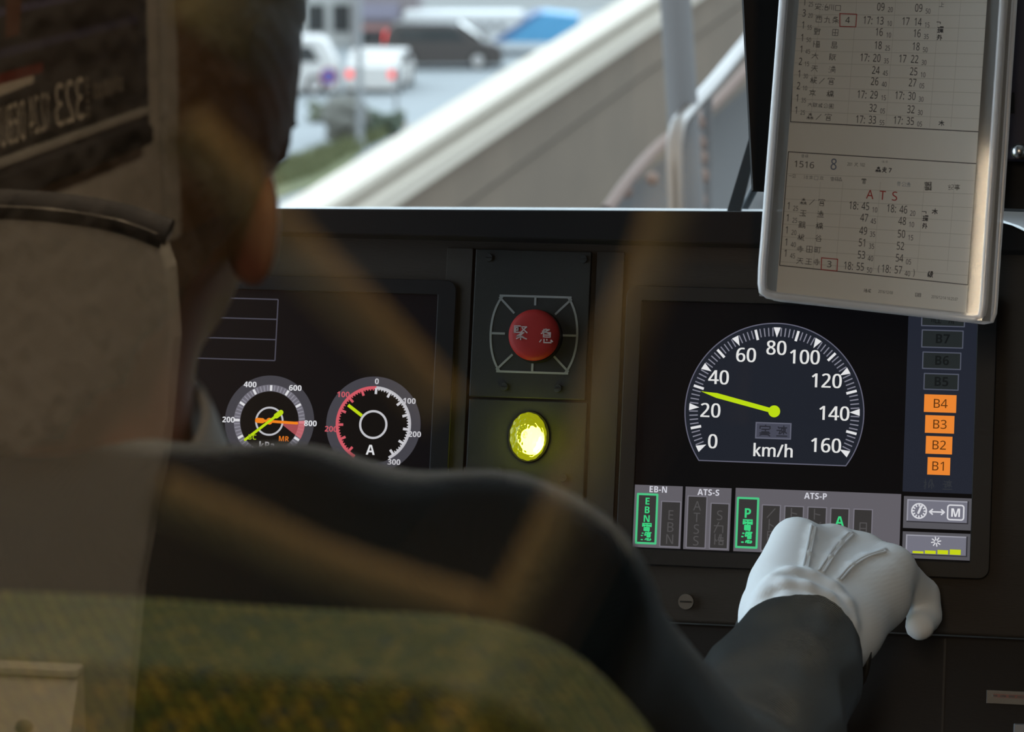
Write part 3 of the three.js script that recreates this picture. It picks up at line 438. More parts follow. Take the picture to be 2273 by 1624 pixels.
// ---------------------------------------------------------------- instrument panel
function onDash(name, label, category) { const t = thing(name, label, category, PO); t.rotation.x = -TILT; return t; }
{
  const t = onDash('driver_console', 'grey driving console under the windscreen, carrying both displays', 'console');
  obj('panel', span(-0.8, 0.75, -0.1165, 0.115, -0.03, 0, 0.002), M.console, t);
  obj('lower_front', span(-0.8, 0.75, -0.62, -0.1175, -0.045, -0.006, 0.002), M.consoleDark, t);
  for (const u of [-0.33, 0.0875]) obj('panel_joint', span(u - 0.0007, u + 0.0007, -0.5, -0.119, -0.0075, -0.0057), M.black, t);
  // seams of the middle column
  for (const [u0, u1, v0, v1] of [[-0.2225, -0.2060, -0.1165, 0.106], [-0.1295, -0.1125, -0.1165, 0.106]]) obj('side_strip', span(u0, u1, v0, v1, 0, 0.0022, 0.0006), M.console, t);
  obj('button_plate', span(-0.2042, -0.1326, 0.0148, 0.1055, 0, 0.004, 0.0008), M.plate, t);
  obj('lamp_plate', span(-0.2042, -0.1312, -0.1165, 0.0136, 0, 0.0032, 0.0008), M.plate, t);
  for (const [x, y] of [[1085, 572], [1295, 575], [1119, 858], [1238, 862], [1250, 1060], [1105, 1045]]) {
    const p = onPanel(x, y, 0.004), s = obj('screw', new THREE.CylinderGeometry(0.0024, 0.0026, 0.0016, 16).rotateX(Math.PI / 2).translate(p.x, p.y, 0.0046), M.plate, t);
    obj('slot', box(0.0036, 0.0006, 0.0004, p.x, p.y, 0.0055), M.black, s);
  }
  { const p = onPanel(1523, 1335, 0.001), s = obj('screw', new THREE.CylinderGeometry(0.0046, 0.005, 0.003, 20).rotateX(Math.PI / 2).translate(p.x, p.y, 0.0015), M.screwDark, t); obj('slot', box(0.007, 0.001, 0.0006, p.x, p.y, 0.0031), M.black, s); }
  // white guide lines round the emergency button
  const c = onPanel(1185, 742, 0.004), bars = [], inkM = std(lin(0.2, 0.2, 0.19), 0.7), bar = (x0, y0, x1, y1) => { const l = Math.hypot(x1 - x0, y1 - y0); bars.push(new THREE.BoxGeometry(l, 0.0013, 0.0004).rotateZ(Math.atan2(y1 - y0, x1 - x0)).translate(c.x + (x0 + x1) / 2, c.y + (y0 + y1) / 2, 0.0041)); };
  for (let k = 0; k < 8; k++) { const a = k * Math.PI / 4, r = k % 2 ? 0.0315 : k % 4 ? 0.0232 : 0.0268; bar(0.0178 * Math.cos(a), 0.0178 * Math.sin(a), r * Math.cos(a), r * Math.sin(a)); }
  for (const s of [-1, 1]) { bar(-0.0222, s * 0.0232, 0.0222, s * 0.0232); for (let k = -6; k < 6; k++) { const a = k * 0.134, b = (k + 1) * 0.134; bar(s * (0.0268 - 0.0001) * Math.cos(a) * (1 + 0.15 * a * a), 0.0318 * Math.sin(a), s * 0.0267 * Math.cos(b) * (1 + 0.15 * b * b), 0.0318 * Math.sin(b)); } }
  obj('guide_lines', bars, inkM, t);
  // hood along the top, dropping at its right end
  const edge = [[-800, 466], [500, 466], [1700, 473], [2100, 482], [2205, 493], [2245, 504], [2300, 530], [2420, 596]].map(([x, y]) => onPanel(x, y, 0.02)), under = [...edge].reverse().map((p) => [p.x, Math.min(p.y - 0.004, 0.112)]);
  obj('hood', outline([...edge.map((p) => [p.x, p.y]), ...under], 0.095, 0.0015).translate(0, 0, -0.078), M.matteBlack, t);
  { const p = onPanel(2190, 1530, 0), q = onPanel(2300, 1567, 0), lp = obj('label_plate', span(p.x, q.x, q.y, p.y, -0.006, -0.0045, 0.0005), std(lin(0.05, 0.045, 0.042), 0.4), t); obj('label_stripe', span(p.x + 0.004, q.x - 0.004, q.y + 0.004, q.y + 0.006, -0.0045, -0.0042), std(lin(0.16, 0.04, 0.035), 0.5), lp); for (let k = 0; k < 5; k++) obj('label_line', span(p.x + 0.003 + k * 0.005, p.x + 0.0065 + k * 0.005, p.y - 0.004, p.y - 0.0028, -0.0045, -0.0042), std(lin(0.14, 0.14, 0.14), 0.5), lp); }
  { const p = onPanel(2250, 1605, 0); obj('switch_bezel', span(p.x, p.x + 0.04, p.y - 0.03, p.y, -0.006, -0.002, 0.001), std(lin(0.12, 0.13, 0.15), 0.4), t); }
}
function display(name, label, u0, map) {
  const t = onDash(name, label, 'display'), u1 = u0 + 0.202, v0 = -0.074, v1 = 0.077;
  obj('bezel', outline(roundRect(u0 - 0.0085, u1 + 0.0105, v0 - 0.0085, v1 + 0.008, 0.006), 0.003, 0.0006, [roundRect(u0, u1, v0, v1, 0.001)]).translate(0, 0, 0.001), M.black, t);
  obj('screen_backing', span(u0 - 0.002, u1 + 0.002, v0 - 0.002, v1 + 0.002, 0.0002, 0.0012), M.black, t);
  obj('screen', new THREE.PlaneGeometry(0.202, 0.151).translate((u0 + u1) / 2, (v0 + v1) / 2, 0.0016), new THREE.MeshPhysicalMaterial({ color: 0x020202, roughness: 0.6, specularIntensity: 0.2, emissive: 0xffffff, emissiveMap: map, emissiveIntensity: 0.95 }), t);
  const glow = new THREE.RectAreaLight(new THREE.Color().setRGB(0.85, 0.9, 1), 0.003, 0.19, 0.14);
  glow.name = name + '_glow'; glow.position.set((u0 + u1) / 2, (v0 + v1) / 2, 0.003); glow.rotation.y = Math.PI;
  t.add(glow);
  return t;
}
display('speed_display', 'lit display with a large speed dial and orange brake notches, right of the red button', -0.101, rightScreen);
display('gauge_display', 'lit display with two round gauges, behind the driver\'s shoulder', -0.428, leftScreen);
{ // emergency button
  const c = onPanel(1185, 743, 0.014), t = onDash('emergency_button', 'round red mushroom button with two white characters on a dark plate', 'button');
  obj('collar', new THREE.CylinderGeometry(0.0158, 0.0165, 0.006, 40).rotateX(Math.PI / 2).translate(c.x, c.y, 0.006), M.black, t);
  const cap = obj('button_cap', new THREE.LatheGeometry([[0, 0.0095], [0.008, 0.0094], [0.0125, 0.0086], [0.015, 0.0072], [0.0157, 0.005], [0.0152, 0.003], [0.013, 0]].map(([x, y]) => new THREE.Vector2(x, y)), 48).rotateX(Math.PI / 2).translate(c.x, c.y, 0.008), phys(lin(0.26, 0.011, 0.01), 0.6, { specularIntensity: 0.5 }), t);
  [['緊', -0.0078, 0.0007], ['急', 0.0082, -0.0007]].forEach(([ch, dx, dy]) => {
    const bits = [], s = 0.0086;
    for (const l of strokesOf(ch)) for (let i = 1; i < l.length; i++) { const x0 = (l[i - 1][0] - 0.5) * s, y0 = (0.5 - l[i - 1][1]) * s, x1 = (l[i][0] - 0.5) * s, y1 = (0.5 - l[i][1]) * s, d = Math.hypot(x1 - x0, y1 - y0); bits.push(new THREE.BoxGeometry(d + 0.0006, 0.0007, 0.0004).rotateZ(Math.atan2(y1 - y0, x1 - x0)).translate(c.x + dx + (x0 + x1) / 2, c.y + dy + (y0 + y1) / 2, 0.0175)); }
    const m = obj('lettering', bits, std(lin(0.42, 0.32, 0.3), 0.6), cap); m.userData.label = 'white characters printed on the red cap';
  });
}
{ // indicator lamp: faceted lens over a bright bulb
  const t = onDash('indicator_lamp', 'glowing yellow-green indicator lamp with a faceted lens', 'lamp'), c = onPanel(1172, 968, 0.008);
  obj('socket', new THREE.CylinderGeometry(0.0128, 0.0132, 0.002, 36).scale(0.98, 1, 1.2).rotateX(Math.PI / 2).translate(c.x, c.y, 0.0042), M.matteBlack, t);
  const lens = new THREE.SphereGeometry(1, 72, 40, 0, Math.PI * 2, 0, Math.PI * 0.62), p = lens.attributes.position;
  for (let i = 0; i < p.count; i++) { const x = p.getX(i), y = p.getY(i), z = p.getZ(i), th = Math.acos(Math.max(-1, Math.min(1, y))), ph = Math.atan2(z, x), row = th * 6.2, bump = (th < 1.15 ? 0.1 : 0.03) * Math.max(0, Math.sin(row * Math.PI)) * Math.abs(Math.sin(ph * 7 + Math.floor(row) * Math.PI / 2)); const k = 1 + bump - 0.03; p.setXYZ(i, x * k * 0.0112, y * k * 0.013 , z * k * 0.0148); }
  lens.rotateX(Math.PI / 2).translate(c.x, c.y, 0.0072); lens.computeVertexNormals();
  obj('lens', lens, phys(lin(0.95, 1, 0.08), 0.03, { transmission: 1, thickness: 0.02, emissive: lin(0.3, 0.32, 0.0), emissiveIntensity: 1, ior: 1.45 }), t);
  obj('bulb', new THREE.SphereGeometry(0.0066, 20, 14).scale(1, 1.25, 0.9).translate(c.x + 0.0036, c.y - 0.0028, 0.0115), new THREE.MeshStandardMaterial({ color: 0xffffff, emissive: lin(1, 1, 0.25), emissiveIntensity: 10 }), t);
  const l = new THREE.PointLight(new THREE.Color().setRGB(0.75, 1, 0.05), 0.0009); l.position.set(c.x + 0.001, c.y - 0.001, 0.024); l.name = 'indicator_lamp_glow'; l.castShadow = true; l.shadow.radius = 0.3; t.add(l);
}
{ // windscreen sill, wiper
  const e = [[-700, 462], [500, 461.5], [1700, 468], [2100, 477], [2205, 488], [2245, 499], [2300, 524], [2420, 590]].map(([x, y]) => { const r = rayDir(x, y); return EYE.clone().addScaledVector(r, (CAB.front - 0.085 - EYE.z) / r.z); });
  struct(obj('trim_3', tube(e.map((p) => p.setY(p.y - 0.0035)), 0.0045, 90, 10), M.sill)).userData.label = 'bright lower edge of the windscreen';
  const wz = (x, y, z = CAB.front - 0.075) => { const r = rayDir(x, y); return EYE.clone().addScaledVector(r, (z - EYE.z) / r.z); };
  const t = thing('windscreen_wiper', 'dark blue-grey wiper arm rising past the black stand outside the windscreen', 'wiper');
  const wm = std(lin(0.011, 0.02, 0.027), 0.5);
  obj('arm', slab(wz(1672, 275), wz(1692, 275), wz(1637, 500), wz(1604, 500), V(0, 0, -0.008)), wm, t);
  obj('link_rod', rod(wz(1632, 500, CAB.front - 0.1), wz(1720, 330, CAB.front - 0.1), 0.003), wm, t);
  obj('blade', slab(wz(1678, 200), wz(1683, 200), wz(1668, 300), wz(1662, 300), V(0, 0, -0.006)), M.matteBlack, t);
}
{ // the black stand behind the timetable and the box beside it
  const soot = phys(lin(0.006, 0.006, 0.006), 0.9, { specularIntensity: 0.25 });
  const t = thing('timetable_stand', 'tall black stand plate behind the hanging timetable', 'stand');
  obj('plate', slab(at(1632, -360, 1.7), at(2205, -360, 1.69), at(2195, 440, 1.69), at(1672, 422, 1.7), FWD.clone().multiplyScalar(0.012)), soot, t);
  obj('mount', rod(at(1900, 380, 1.7), at(1900, 520, 1.76), 0.008), M.black, t);
  const b = thing('radio_box', 'dark navy box with one bright screw, right of the hanging timetable', 'box'), nav = std(lin(0.022, 0.018, 0.03), 0.5);
  obj('body', slab(at(2222, -360, 1.68), at(2480, -360, 1.68), at(2480, 362, 1.68), at(2222, 352, 1.68), FWD.clone().multiplyScalar(0.05)), nav, b);
  obj('lower_bracket', slab(at(2222, 354, 1.7), at(2480, 364, 1.7), at(2480, 470, 1.7), at(2222, 462, 1.7), FWD.clone().multiplyScalar(0.03)), M.black, b);
  obj('slot', slab(at(2240, 205, 1.6795), at(2252, 205, 1.6795), at(2252, 252, 1.6795), at(2240, 252, 1.6795), FWD.clone().multiplyScalar(0.002)), M.black, b);
  obj('screw', new THREE.SphereGeometry(0.0048, 20, 14).translate(...at(2262, 336, 1.678).toArray()), M.steel, b);
}

// ---------------------------------------------------------------- timetable in its plastic case
{
  const t = thing('timetable_case', 'clear plastic case with a printed timetable sheet, hanging at upper right', 'timetable');
  const depthAt = (s, tt) => 1.62 + 0.012 * Math.sin(s * 2.6) - 0.01 * tt;
  const patch = (s0, s1, t0, t1, n, back = 0, dx = 0, dy = 0) => {
    const g = new THREE.PlaneGeometry(1, 1, n, n * 2), p = g.attributes.position;
    for (let i = 0; i < p.count; i++) { const s = s0 + (p.getX(i) + 0.5) * (s1 - s0), tt = t0 + (0.5 - p.getY(i)) * (t1 - t0), [x, y] = caseAt(s, tt), q = at(x + dx, y + dy, depthAt(s, tt) + back); p.setXYZ(i, q.x, q.y, q.z); }
    g.computeVertexNormals();
    return g;
  };
  const clear = phys(lin(0.97, 0.97, 0.97), 0.07, { transmission: 1, thickness: 0, ior: 1.5 });
  const milky = phys(lin(0.3, 0.3, 0.3), 0.7, { transmission: 0.35, thickness: 0 });
  const weld = phys(lin(0.95, 0.94, 0.95), 0.2, { transmission: 0.4, thickness: 0, clearcoat: 0.6, clearcoatRoughness: 0.15 });
  obj('sheet', patch(SHEET[0], SHEET[1], SHEET[2], SHEET[3], 16, 0.001), std(lin(0.97, 0.97, 0.97), 0.85, { map: sheetTex }), t);
  obj('front_sleeve', patch(0.004, 0.955, -0.02, 0.996, 16, -0.0012), clear, t);
  obj('back_sleeve', patch(0.004, 0.99, -0.02, 0.996, 16, 0.0024), milky, t);
  const corner = 0.03;
  [[0, 0, 0, 0.952, 0.0021], [0.0022, 4, 5, 0.958, 0.0017], [0.0044, 8, 10, 0.972, 0.0017], [0.0066, 11, 15, 0.984, 0.0016]].forEach(([back, dx, dy, right, r], i) => {
    const path = [];
    const put = (s, tt) => { const [x, y] = caseAt(s, tt); path.push(at(x + dx, y + dy * (tt > 0.5 ? 1 : 0) - (i ? 10 : 0), depthAt(s, tt) + back)); };
    for (let k = 0; k <= 12; k++) put(0.006, -0.02 + k * (0.99 - corner) / 12);
    put(0.016, 0.985); put(0.04, 0.992);
    for (let k = 1; k < 10; k++) put(0.05 + k * (right - 0.09) / 10, 0.9935);
    put(right - 0.016, 0.992); put(right - 0.004, 0.985);
    for (let k = 0; k <= 12; k++) put(right, 0.965 - k * 0.985 / 12);
    obj('welded_edge', tube(path, r, 140, 8), weld, t);
  });
}

// ---------------------------------------------------------------- driver's seat
const moquette = dataTex(256, (u, v, x, y) => {
  const a = 8, i = Math.floor(u * 256 / a), j = Math.floor(v * 256 / a), f = hash(i, j, 21), g = hash(x, y, 22), d = ((x + (j % 2) * 4) % a) / a, e = (y % a) / a, diag = Math.abs(d + e - 1) < 0.34 ? 1 : 0.6;
  const base = f < 0.5 ? [0.33, 0.37, 0.17] : f < 0.72 ? [0.46, 0.44, 0.2] : f < 0.92 ? [0.24, 0.32, 0.2] : [0.24, 0.31, 0.32];
  return base.map((c) => c * (diag > 0.8 ? 1.35 : 0.4) * (0.8 + 0.4 * g));
}, { srgb: true, repeat: 7 });
const pile = dataTex(128, (u, v, x, y) => 0.3 + 0.4 * (((x + y) % 8) / 8) + 0.3 * hash(x, y, 9), { repeat: 20 });
{
  const t = thing('driver_chair', 'green moquette driver\'s chair with a rounded high back, seen from behind', 'chair');
  const fab = phys(lin(0.4, 0.36, 0.2), 0.95, { map: moquette, bumpMap: pile, bumpScale: 0.0012, specularIntensity: 0.2, sheen: 1, sheenColor: lin(0.6, 0.66, 0.3), sheenRoughness: 0.25 });
  const d = 0.815, top = [[-1250, 1330], [-1050, 1312], [-600, 1300], [0, 1309], [300, 1322], [600, 1342], [850, 1354], [1000, 1362], [1120, 1382], [1220, 1416], [1310, 1474], [1390, 1550], [1460, 1640], [1520, 1760], [1560, 1950], [1580, 2300], [1585, 3400], [1500, 3900], [-1200, 3900], [-1400, 3400], [-1400, 1700], [-1350, 1450]];
  // outline in the upright plane of the backrest
  const z0 = -0.80, pts = new THREE.SplineCurve(top.map(([x, y]) => { const r = rayDir(x, y), k = (z0 - 0.035) / r.z; return new THREE.Vector2(EYE.x + r.x * k, EYE.y + r.y * k); })).getPoints(160).map((p) => [p.x, p.y]);
  obj('backrest', metreUV(outline(pts, 0.06, 0.026, [], 8, 0.026).translate(0, 0, z0 - 0.03), (q) => q[0], (q) => q[1] - q[2]), fab, t);
  const box2 = new THREE.Box2().setFromPoints(pts.map(([x, y]) => new THREE.Vector2(x, y))), cx = (box2.min.x + box2.max.x) / 2;
  obj('seat_cushion', new RoundedBoxGeometry(0.48, 0.12, 0.46, 4, 0.045).translate(cx, 0.72, z0 - 0.29), fab, t);
  obj('seat_base', span(cx - 0.2, cx + 0.2, 0.56, 0.66, z0 - 0.47, z0 - 0.05, 0.01), M.matteBlack, t);
  obj('pedestal', new THREE.CylinderGeometry(0.07, 0.11, 0.56, 24).translate(cx, 0.28, z0 - 0.27), M.matteBlack, t);
  const arm = (x) => obj('armrest', new RoundedBoxGeometry(0.045, 0.045, 0.24, 4, 0.018).translate(x, 0.93, z0 - 0.17), fab, t);
  arm(cx - 0.265);
}

// ---------------------------------------------------------------- the driver
{
  const person = thing('person', 'driver in dark jacket, cap and white glove, seated facing away', 'person');
  const skinM = phys(lin(0.15, 0.055, 0.028), 0.6);
  const clothM = phys(lin(0.006, 0.011, 0.015), 0.95, { bumpMap: twill, bumpScale: 0.0006, specularIntensity: 0.2, sheen: 0.85, sheenColor: lin(0.8, 0.88, 0.9), sheenRoughness: 0.25 });
  const gloveM = phys(lin(0.82, 0.86, 0.9), 0.9, { bumpMap: knit, bumpScale: 0.00006 });
  const hairM = std(lin(0.014, 0.01, 0.007), 0.75, { bumpMap: pile, bumpScale: 0.0006 });
  const hd = at(110, 215, 1.02), off = (x, y, z) => hd.clone().add(V(x, y, z));
  // joints of the right arm
  const shR = at(1150, 1400, 1.0), elR = at(1560, 1850, 1.27), wrR = at(1772, 1455, 1.60);
  const shL = at(-930, 1345, 1.0), elL = shL.clone().add(V(-0.06, -0.26, -0.08)), wrL = elL.clone().add(V(0.08, -0.02, -0.26));
  const hipL = V(shL.x + 0.09, 0.84, -1.04), hipR = V(shR.x - 0.09, 0.84, -1.04), knL = hipL.clone().add(V(-0.03, -0.02, -0.4)), knR = hipR.clone().add(V(0.03, -0.02, -0.4)), anL = V(knL.x, 0.1, knL.z - 0.02), anR = V(knR.x, 0.1, knR.z - 0.02);
  // hand: metacarpals, then fingers folded over the lever
  const hand = (grow) => {
    const r = (x) => x + grow;
    const k1 = at(1768, 1207, 1.66), k2 = at(1846, 1213, 1.672), k3 = at(1915, 1231, 1.672), k4 = at(1980, 1260, 1.66);
    const w1 = at(1714, 1378, 1.6), w2 = at(1752, 1395, 1.6), w3 = at(1815, 1415, 1.6), w4 = at(1858, 1432, 1.605);
    const palm = join([bone(w1, k1, r(0.0142), r(0.0122)), bone(at(1722, 1290, 1.63), k1, r(0.0125), r(0.0115)), bone(w2, k2, r(0.018), r(0.0118)), bone(w3, k3, r(0.018), r(0.0118)), bone(w4, k4, r(0.0145), r(0.0122)), bone(at(1740, 1330, 1.635), at(1950, 1310, 1.655), r(0.017), r(0.015)), bone(at(1772, 1480, 1.585), w2, r(0.028), r(0.022)), bone(at(1722, 1350, 1.61), at(1880, 1400, 1.62), r(0.0165), r(0.015)), bone(at(1850, 1455, 1.6), at(1960, 1345, 1.655), r(0.011), r(0.012))], 0.014);
    const f1 = chain([k1, at(1790, 1205, 1.705), at(1815, 1275, 1.722), at(1830, 1320, 1.708)], [r(0.0118), r(0.0105), r(0.0095), r(0.0085)]);
    const f2 = chain([k2, at(1862, 1215, 1.722), at(1875, 1290, 1.735), at(1880, 1335, 1.715)], [r(0.0115), r(0.0105), r(0.0095), r(0.0085)]);
    const f3 = chain([k3, at(1950, 1240, 1.72), at(1965, 1320, 1.73), at(1960, 1360, 1.712)], [r(0.0112), r(0.0102), r(0.0092), r(0.0083)]);
    const f4 = chain([k4, at(2044, 1322, 1.685), at(2052, 1365, 1.685), at(2042, 1388, 1.672)], [r(0.0118), r(0.0104), r(0.0094), r(0.0086)]);
    const th = chain([at(1715, 1345, 1.625), at(1735, 1330, 1.68), at(1785, 1345, 1.7), at(1820, 1365, 1.702)], [r(0.014), r(0.0125), r(0.0115), r(0.01)]);
    const fingers = [f1, f2, f3, f4, th].map((f) => join(f, 0.004));
    return (x, y, z) => { let d = palm(x, y, z); for (const f of fingers) d = smin(d, f(x, y, z), 0.006); return d; };
  };
  const handSkin = hand(-0.0012), handGlove = hand(0);
  // skin
  const skull = [blob(off(0, 0.02, 0.004), 0.0835, 0.104, 0.096), blob(off(0, -0.045, -0.03), 0.061, 0.07, 0.07), bone(off(0, -0.03, 0.025), at(112, 1060, 1.028), 0.054, 0.05), blob(off(0, -0.1, -0.072), 0.03, 0.022, 0.026), bone(off(0, 0.0, -0.092), off(0, -0.04, -0.108), 0.008, 0.013), bone(off(-0.03, 0.012, -0.083), off(0.03, 0.012, -0.083), 0.012, 0.012), bone(off(-0.018, -0.07, -0.09), off(0.018, -0.07, -0.09), 0.009, 0.009)];
  const trunk = (g) => [
    ...chain([at(330, 1290, 0.995), at(700, 1248, 1.0), at(1195, 1292, 1.0)], [0.036 + g, 0.031 + g, 0.026 + g]), ...chain([at(-110, 1290, 0.995), at(-480, 1248, 1.0), at(-975, 1292, 1.0)], [0.036 + g, 0.031 + g, 0.026 + g]),
    bone(at(330, 1335, 0.995), at(-110, 1335, 0.995), 0.053 + g, 0.053 + g), bone(at(700, 1640, 1.0), hipR, 0.075 + g, 0.085 + g), bone(at(-480, 1640, 1.0), hipL, 0.075 + g, 0.085 + g), bone(at(110, 1640, 0.99), V((hipL.x + hipR.x) / 2, 0.86, -1.02), 0.075 + g, 0.09 + g), bone(at(950, 1460, 1.0), at(800, 1900, 1.0), 0.05 + g, 0.06 + g), bone(at(-730, 1460, 1.0), at(-580, 1900, 1.0), 0.05 + g, 0.06 + g)];
  const armR = (g) => chain([shR, elR, wrR], [0.039 + g, 0.045 + g, 0.033 + g]), armL = (g) => chain([shL, elL, wrL], [0.043 + g, 0.04 + g, 0.032 + g]);
  const legs = (g) => [...chain([hipL, knL, anL], [0.085 + g, 0.058 + g, 0.04 + g]), ...chain([hipR, knR, anR], [0.085 + g, 0.058 + g, 0.04 + g])];
  const bodyF = join([...skull, ...trunk(-0.02), ...armR(-0.013), ...armL(-0.013), ...legs(-0.018)], 0.02);
  const lowZ = -1.62, body = nets(bodyF, V(shL.x - 0.2, 0.02, lowZ), V(elR.x + 0.09, hd.y + 0.14, -0.86), 0.012);
  const handG = nets(handSkin, V(at(1600, 1300, 1.66).x, at(1700, 1520, 1.6).y - 0.02, -1.8), V(at(2110, 1300, 1.66).x, at(1800, 1130, 1.66).y + 0.01, -1.5), 0.004);
  const headG = nets(join(skull, 0.014), V(hd.x - 0.12, hd.y - 0.13, hd.z - 0.15), V(hd.x + 0.12, hd.y + 0.14, hd.z + 0.12), 0.005);
  obj('body', [body, handG, headG], skinM, person);
  for (const s of [-1, 1]) {
    const eye = obj('eye', new THREE.SphereGeometry(0.011, 16, 12).translate(hd.x + s * 0.031, hd.y - 0.008, hd.z - 0.083), std(lin(0.7, 0.68, 0.65), 0.3), person); void eye;
    const ear = nets(join([blob(off(s * 0.0755, -0.039, 0.008), 0.0058, 0.0235, 0.016, s * 0.65), bone(off(s * 0.0715, -0.024, 0.0), off(s * 0.0715, -0.054, 0.0), 0.0065, 0.006)], 0.01), V(hd.x + s * 0.08 - 0.03, hd.y - 0.085, hd.z - 0.04), V(hd.x + s * 0.08 + 0.03, hd.y + 0.01, hd.z + 0.045), 0.0022);
    obj('ear', ear, phys(lin(0.12, 0.024, 0.01), 0.7, { transmission: 0.25, thickness: 0 }), person);
  }
  // hair: short at the back and sides, leaving the ears free
  const hairF = (x, y, z) => { const d = join([blob(off(0.002, 0.022, 0.01), 0.0885, 0.112, 0.102), bone(off(0, -0.03, 0.03), at(112, 1010, 1.0).add(V(0, 0, 0.016)), 0.056, 0.0515)], 0.02)(x, y, z) + 0.0016 * Math.sin(x * 900) * Math.sin(y * 700 + z * 500); const low = Math.max(0, hd.y - 0.012 - y); return Math.max(d, hd.z - 0.016 - z + 1.3 * low, hd.z - 0.022 - z); };
  obj('hair', nets(hairF, V(hd.x - 0.11, hd.y - 0.13, hd.z - 0.13), V(hd.x + 0.11, hd.y + 0.06, hd.z + 0.13), 0.005), hairM, person);
  // cap
  const capM = std(lin(0.03, 0.027, 0.024), 0.8);
  const cap = obj('cap', new THREE.LatheGeometry([[0.0885, -0.012], [0.0905, -0.012], [0.0915, 0.022], [0.098, 0.036], [0.114, 0.066], [0.112, 0.078], [0.07, 0.092], [0, 0.098]].map(([a, b]) => new THREE.Vector2(a, b)), 56).scale(1, 1, 1.14).translate(hd.x, hd.y + 0.038, hd.z + 0.004), capM, person);
  obj('visor', new THREE.CylinderGeometry(0.1, 0.106, 0.006, 40, 1, false, Math.PI * 0.72, Math.PI * 0.56).scale(0.95, 1, 1.5).rotateX(0.15).translate(hd.x, hd.y + 0.018, hd.z), M.black, cap);
  // shirt collar
  obj('shirt_collar', new THREE.LatheGeometry([[0.053, 0.002], [0.0565, 0.003], [0.062, -0.02], [0.063, -0.034], [0.058, -0.032]].map(([a, b]) => new THREE.Vector2(a, b)), 48).scale(1, 1, 1.05).rotateX(0.3).translate(...at(112, 962, 1.018).toArray()), std(lin(0.24, 0.23, 0.21), 0.9), person);
  // jacket
  const axis = wrR.clone().sub(elR).normalize(), cut = wrR.clone().addScaledVector(axis, 0.013);
  const fold = (x, y, z) => 0.0018 * Math.sin(x * 95 + y * 40) * Math.sin(y * 70 - z * 55);
  const jacketF = (x, y, z) => { let d = join([...jTrunk], 0.03)(x, y, z); d = smin(d, jArm(x, y, z), 0.03); return d + fold(x, y, z); };
  const jTrunk = trunk(0), sleeve = join(armR(0.004), 0.03), jL = join(armL(0.004), 0.03);
  const jArm = (x, y, z) => Math.min(Math.max(sleeve(x, y, z), (x - cut.x) * axis.x + (y - cut.y) * axis.y + (z - cut.z) * axis.z), jL(x, y, z));
    const jacketG = nets(jacketF, V(shL.x - 0.14, 0.76, -1.66), V(elR.x + 0.16, hd.y - 0.05, -0.86), 0.0068, (x, y, z) => [x * 0.7 + z, y - z * 0.4]);
  const jacket = obj('jacket', jacketG, clothM, person);
  obj('cuff', new THREE.TorusGeometry(0.0368, 0.0022, 10, 60).applyQuaternion(new THREE.Quaternion().setFromUnitVectors(V(0, 0, 1), axis)).translate(...cut.clone().addScaledVector(axis, -0.001).toArray()), clothM, jacket);
  obj('trousers', nets(join(legs(0), 0.03), V(shL.x - 0.1, 0.02, -1.56), V(elR.x + 0.1, 0.94, -0.9), 0.014), std(lin(0.02, 0.02, 0.024), 0.9), person);
  for (const a of [anL, anR]) obj('shoe', new RoundedBoxGeometry(0.09, 0.09, 0.26, 4, 0.04).translate(a.x, 0.045, a.z - 0.06), M.black, person);
  // glove, with folds at the wrist and three raised seams
  const arc = (pts, r) => { const c = pts.map(([x, y]) => { const q = at(x, y, 1.5), dir = rayDir(x, y).normalize(); for (let i = 0; i < 120; i++) { const d = handGlove(q.x, q.y, q.z); if (d < 0.0002) break; q.addScaledVector(dir, Math.max(d * 0.7, 0.0003)); } return q; }); return { c, bones: chain(c, c.map(() => r)) }; };
  const folds = [[[1690, 1318], [1718, 1288], [1758, 1270], [1800, 1278], [1846, 1302], [1878, 1340], [1890, 1380]], [[1672, 1362], [1698, 1322], [1740, 1300], [1790, 1306], [1838, 1330], [1866, 1362]], [[1668, 1398], [1698, 1356], [1745, 1334], [1800, 1342], [1850, 1368], [1884, 1410]]].map((p, i) => arc(p, [0.0026, 0.0034, 0.003][i]).bones).flat();
  const gaps = [[[1805, 1168], [1800, 1195], [1793, 1230], [1786, 1266]], [[1888, 1184], [1866, 1205], [1842, 1237], [1822, 1268]], [[1962, 1222], [1925, 1234], [1890, 1256], [1862, 1286]]].map((p) => arc(p, 0.0017).bones).flat();
  const foldF = join(folds, 0.004), gapF = join(gaps, 0.004);
  const gloveF = (x, y, z) => smin(smin(handGlove(x, y, z), foldF(x, y, z), 0.008), gapF(x, y, z), 0.003);
  const glove = obj('glove', nets(gloveF, V(at(1600, 1300, 1.66).x, at(1700, 1520, 1.6).y - 0.02, -1.8), V(at(2110, 1300, 1.66).x, at(1800, 1130, 1.66).y + 0.01, -1.5), 0.0027), gloveM, person);
  for (const [p, shift] of [[[[1805, 1168], [1800, 1195], [1793, 1230], [1786, 1266]], 9], [[[1888, 1184], [1866, 1205], [1842, 1237], [1822, 1268]], 10], [[[1962, 1222], [1925, 1234], [1890, 1256], [1862, 1286]], 6]]) for (const k of [-0.5, 0.5]) {
    const { c } = arc(p.map(([x, y]) => [x + k * shift, y + k * shift * 0.4]), 0.001);
    obj('seam', tube(c.map((q) => q.addScaledVector(FWD, -0.0019)), 0.0009, 40, 8), gloveM, glove);
  }
}
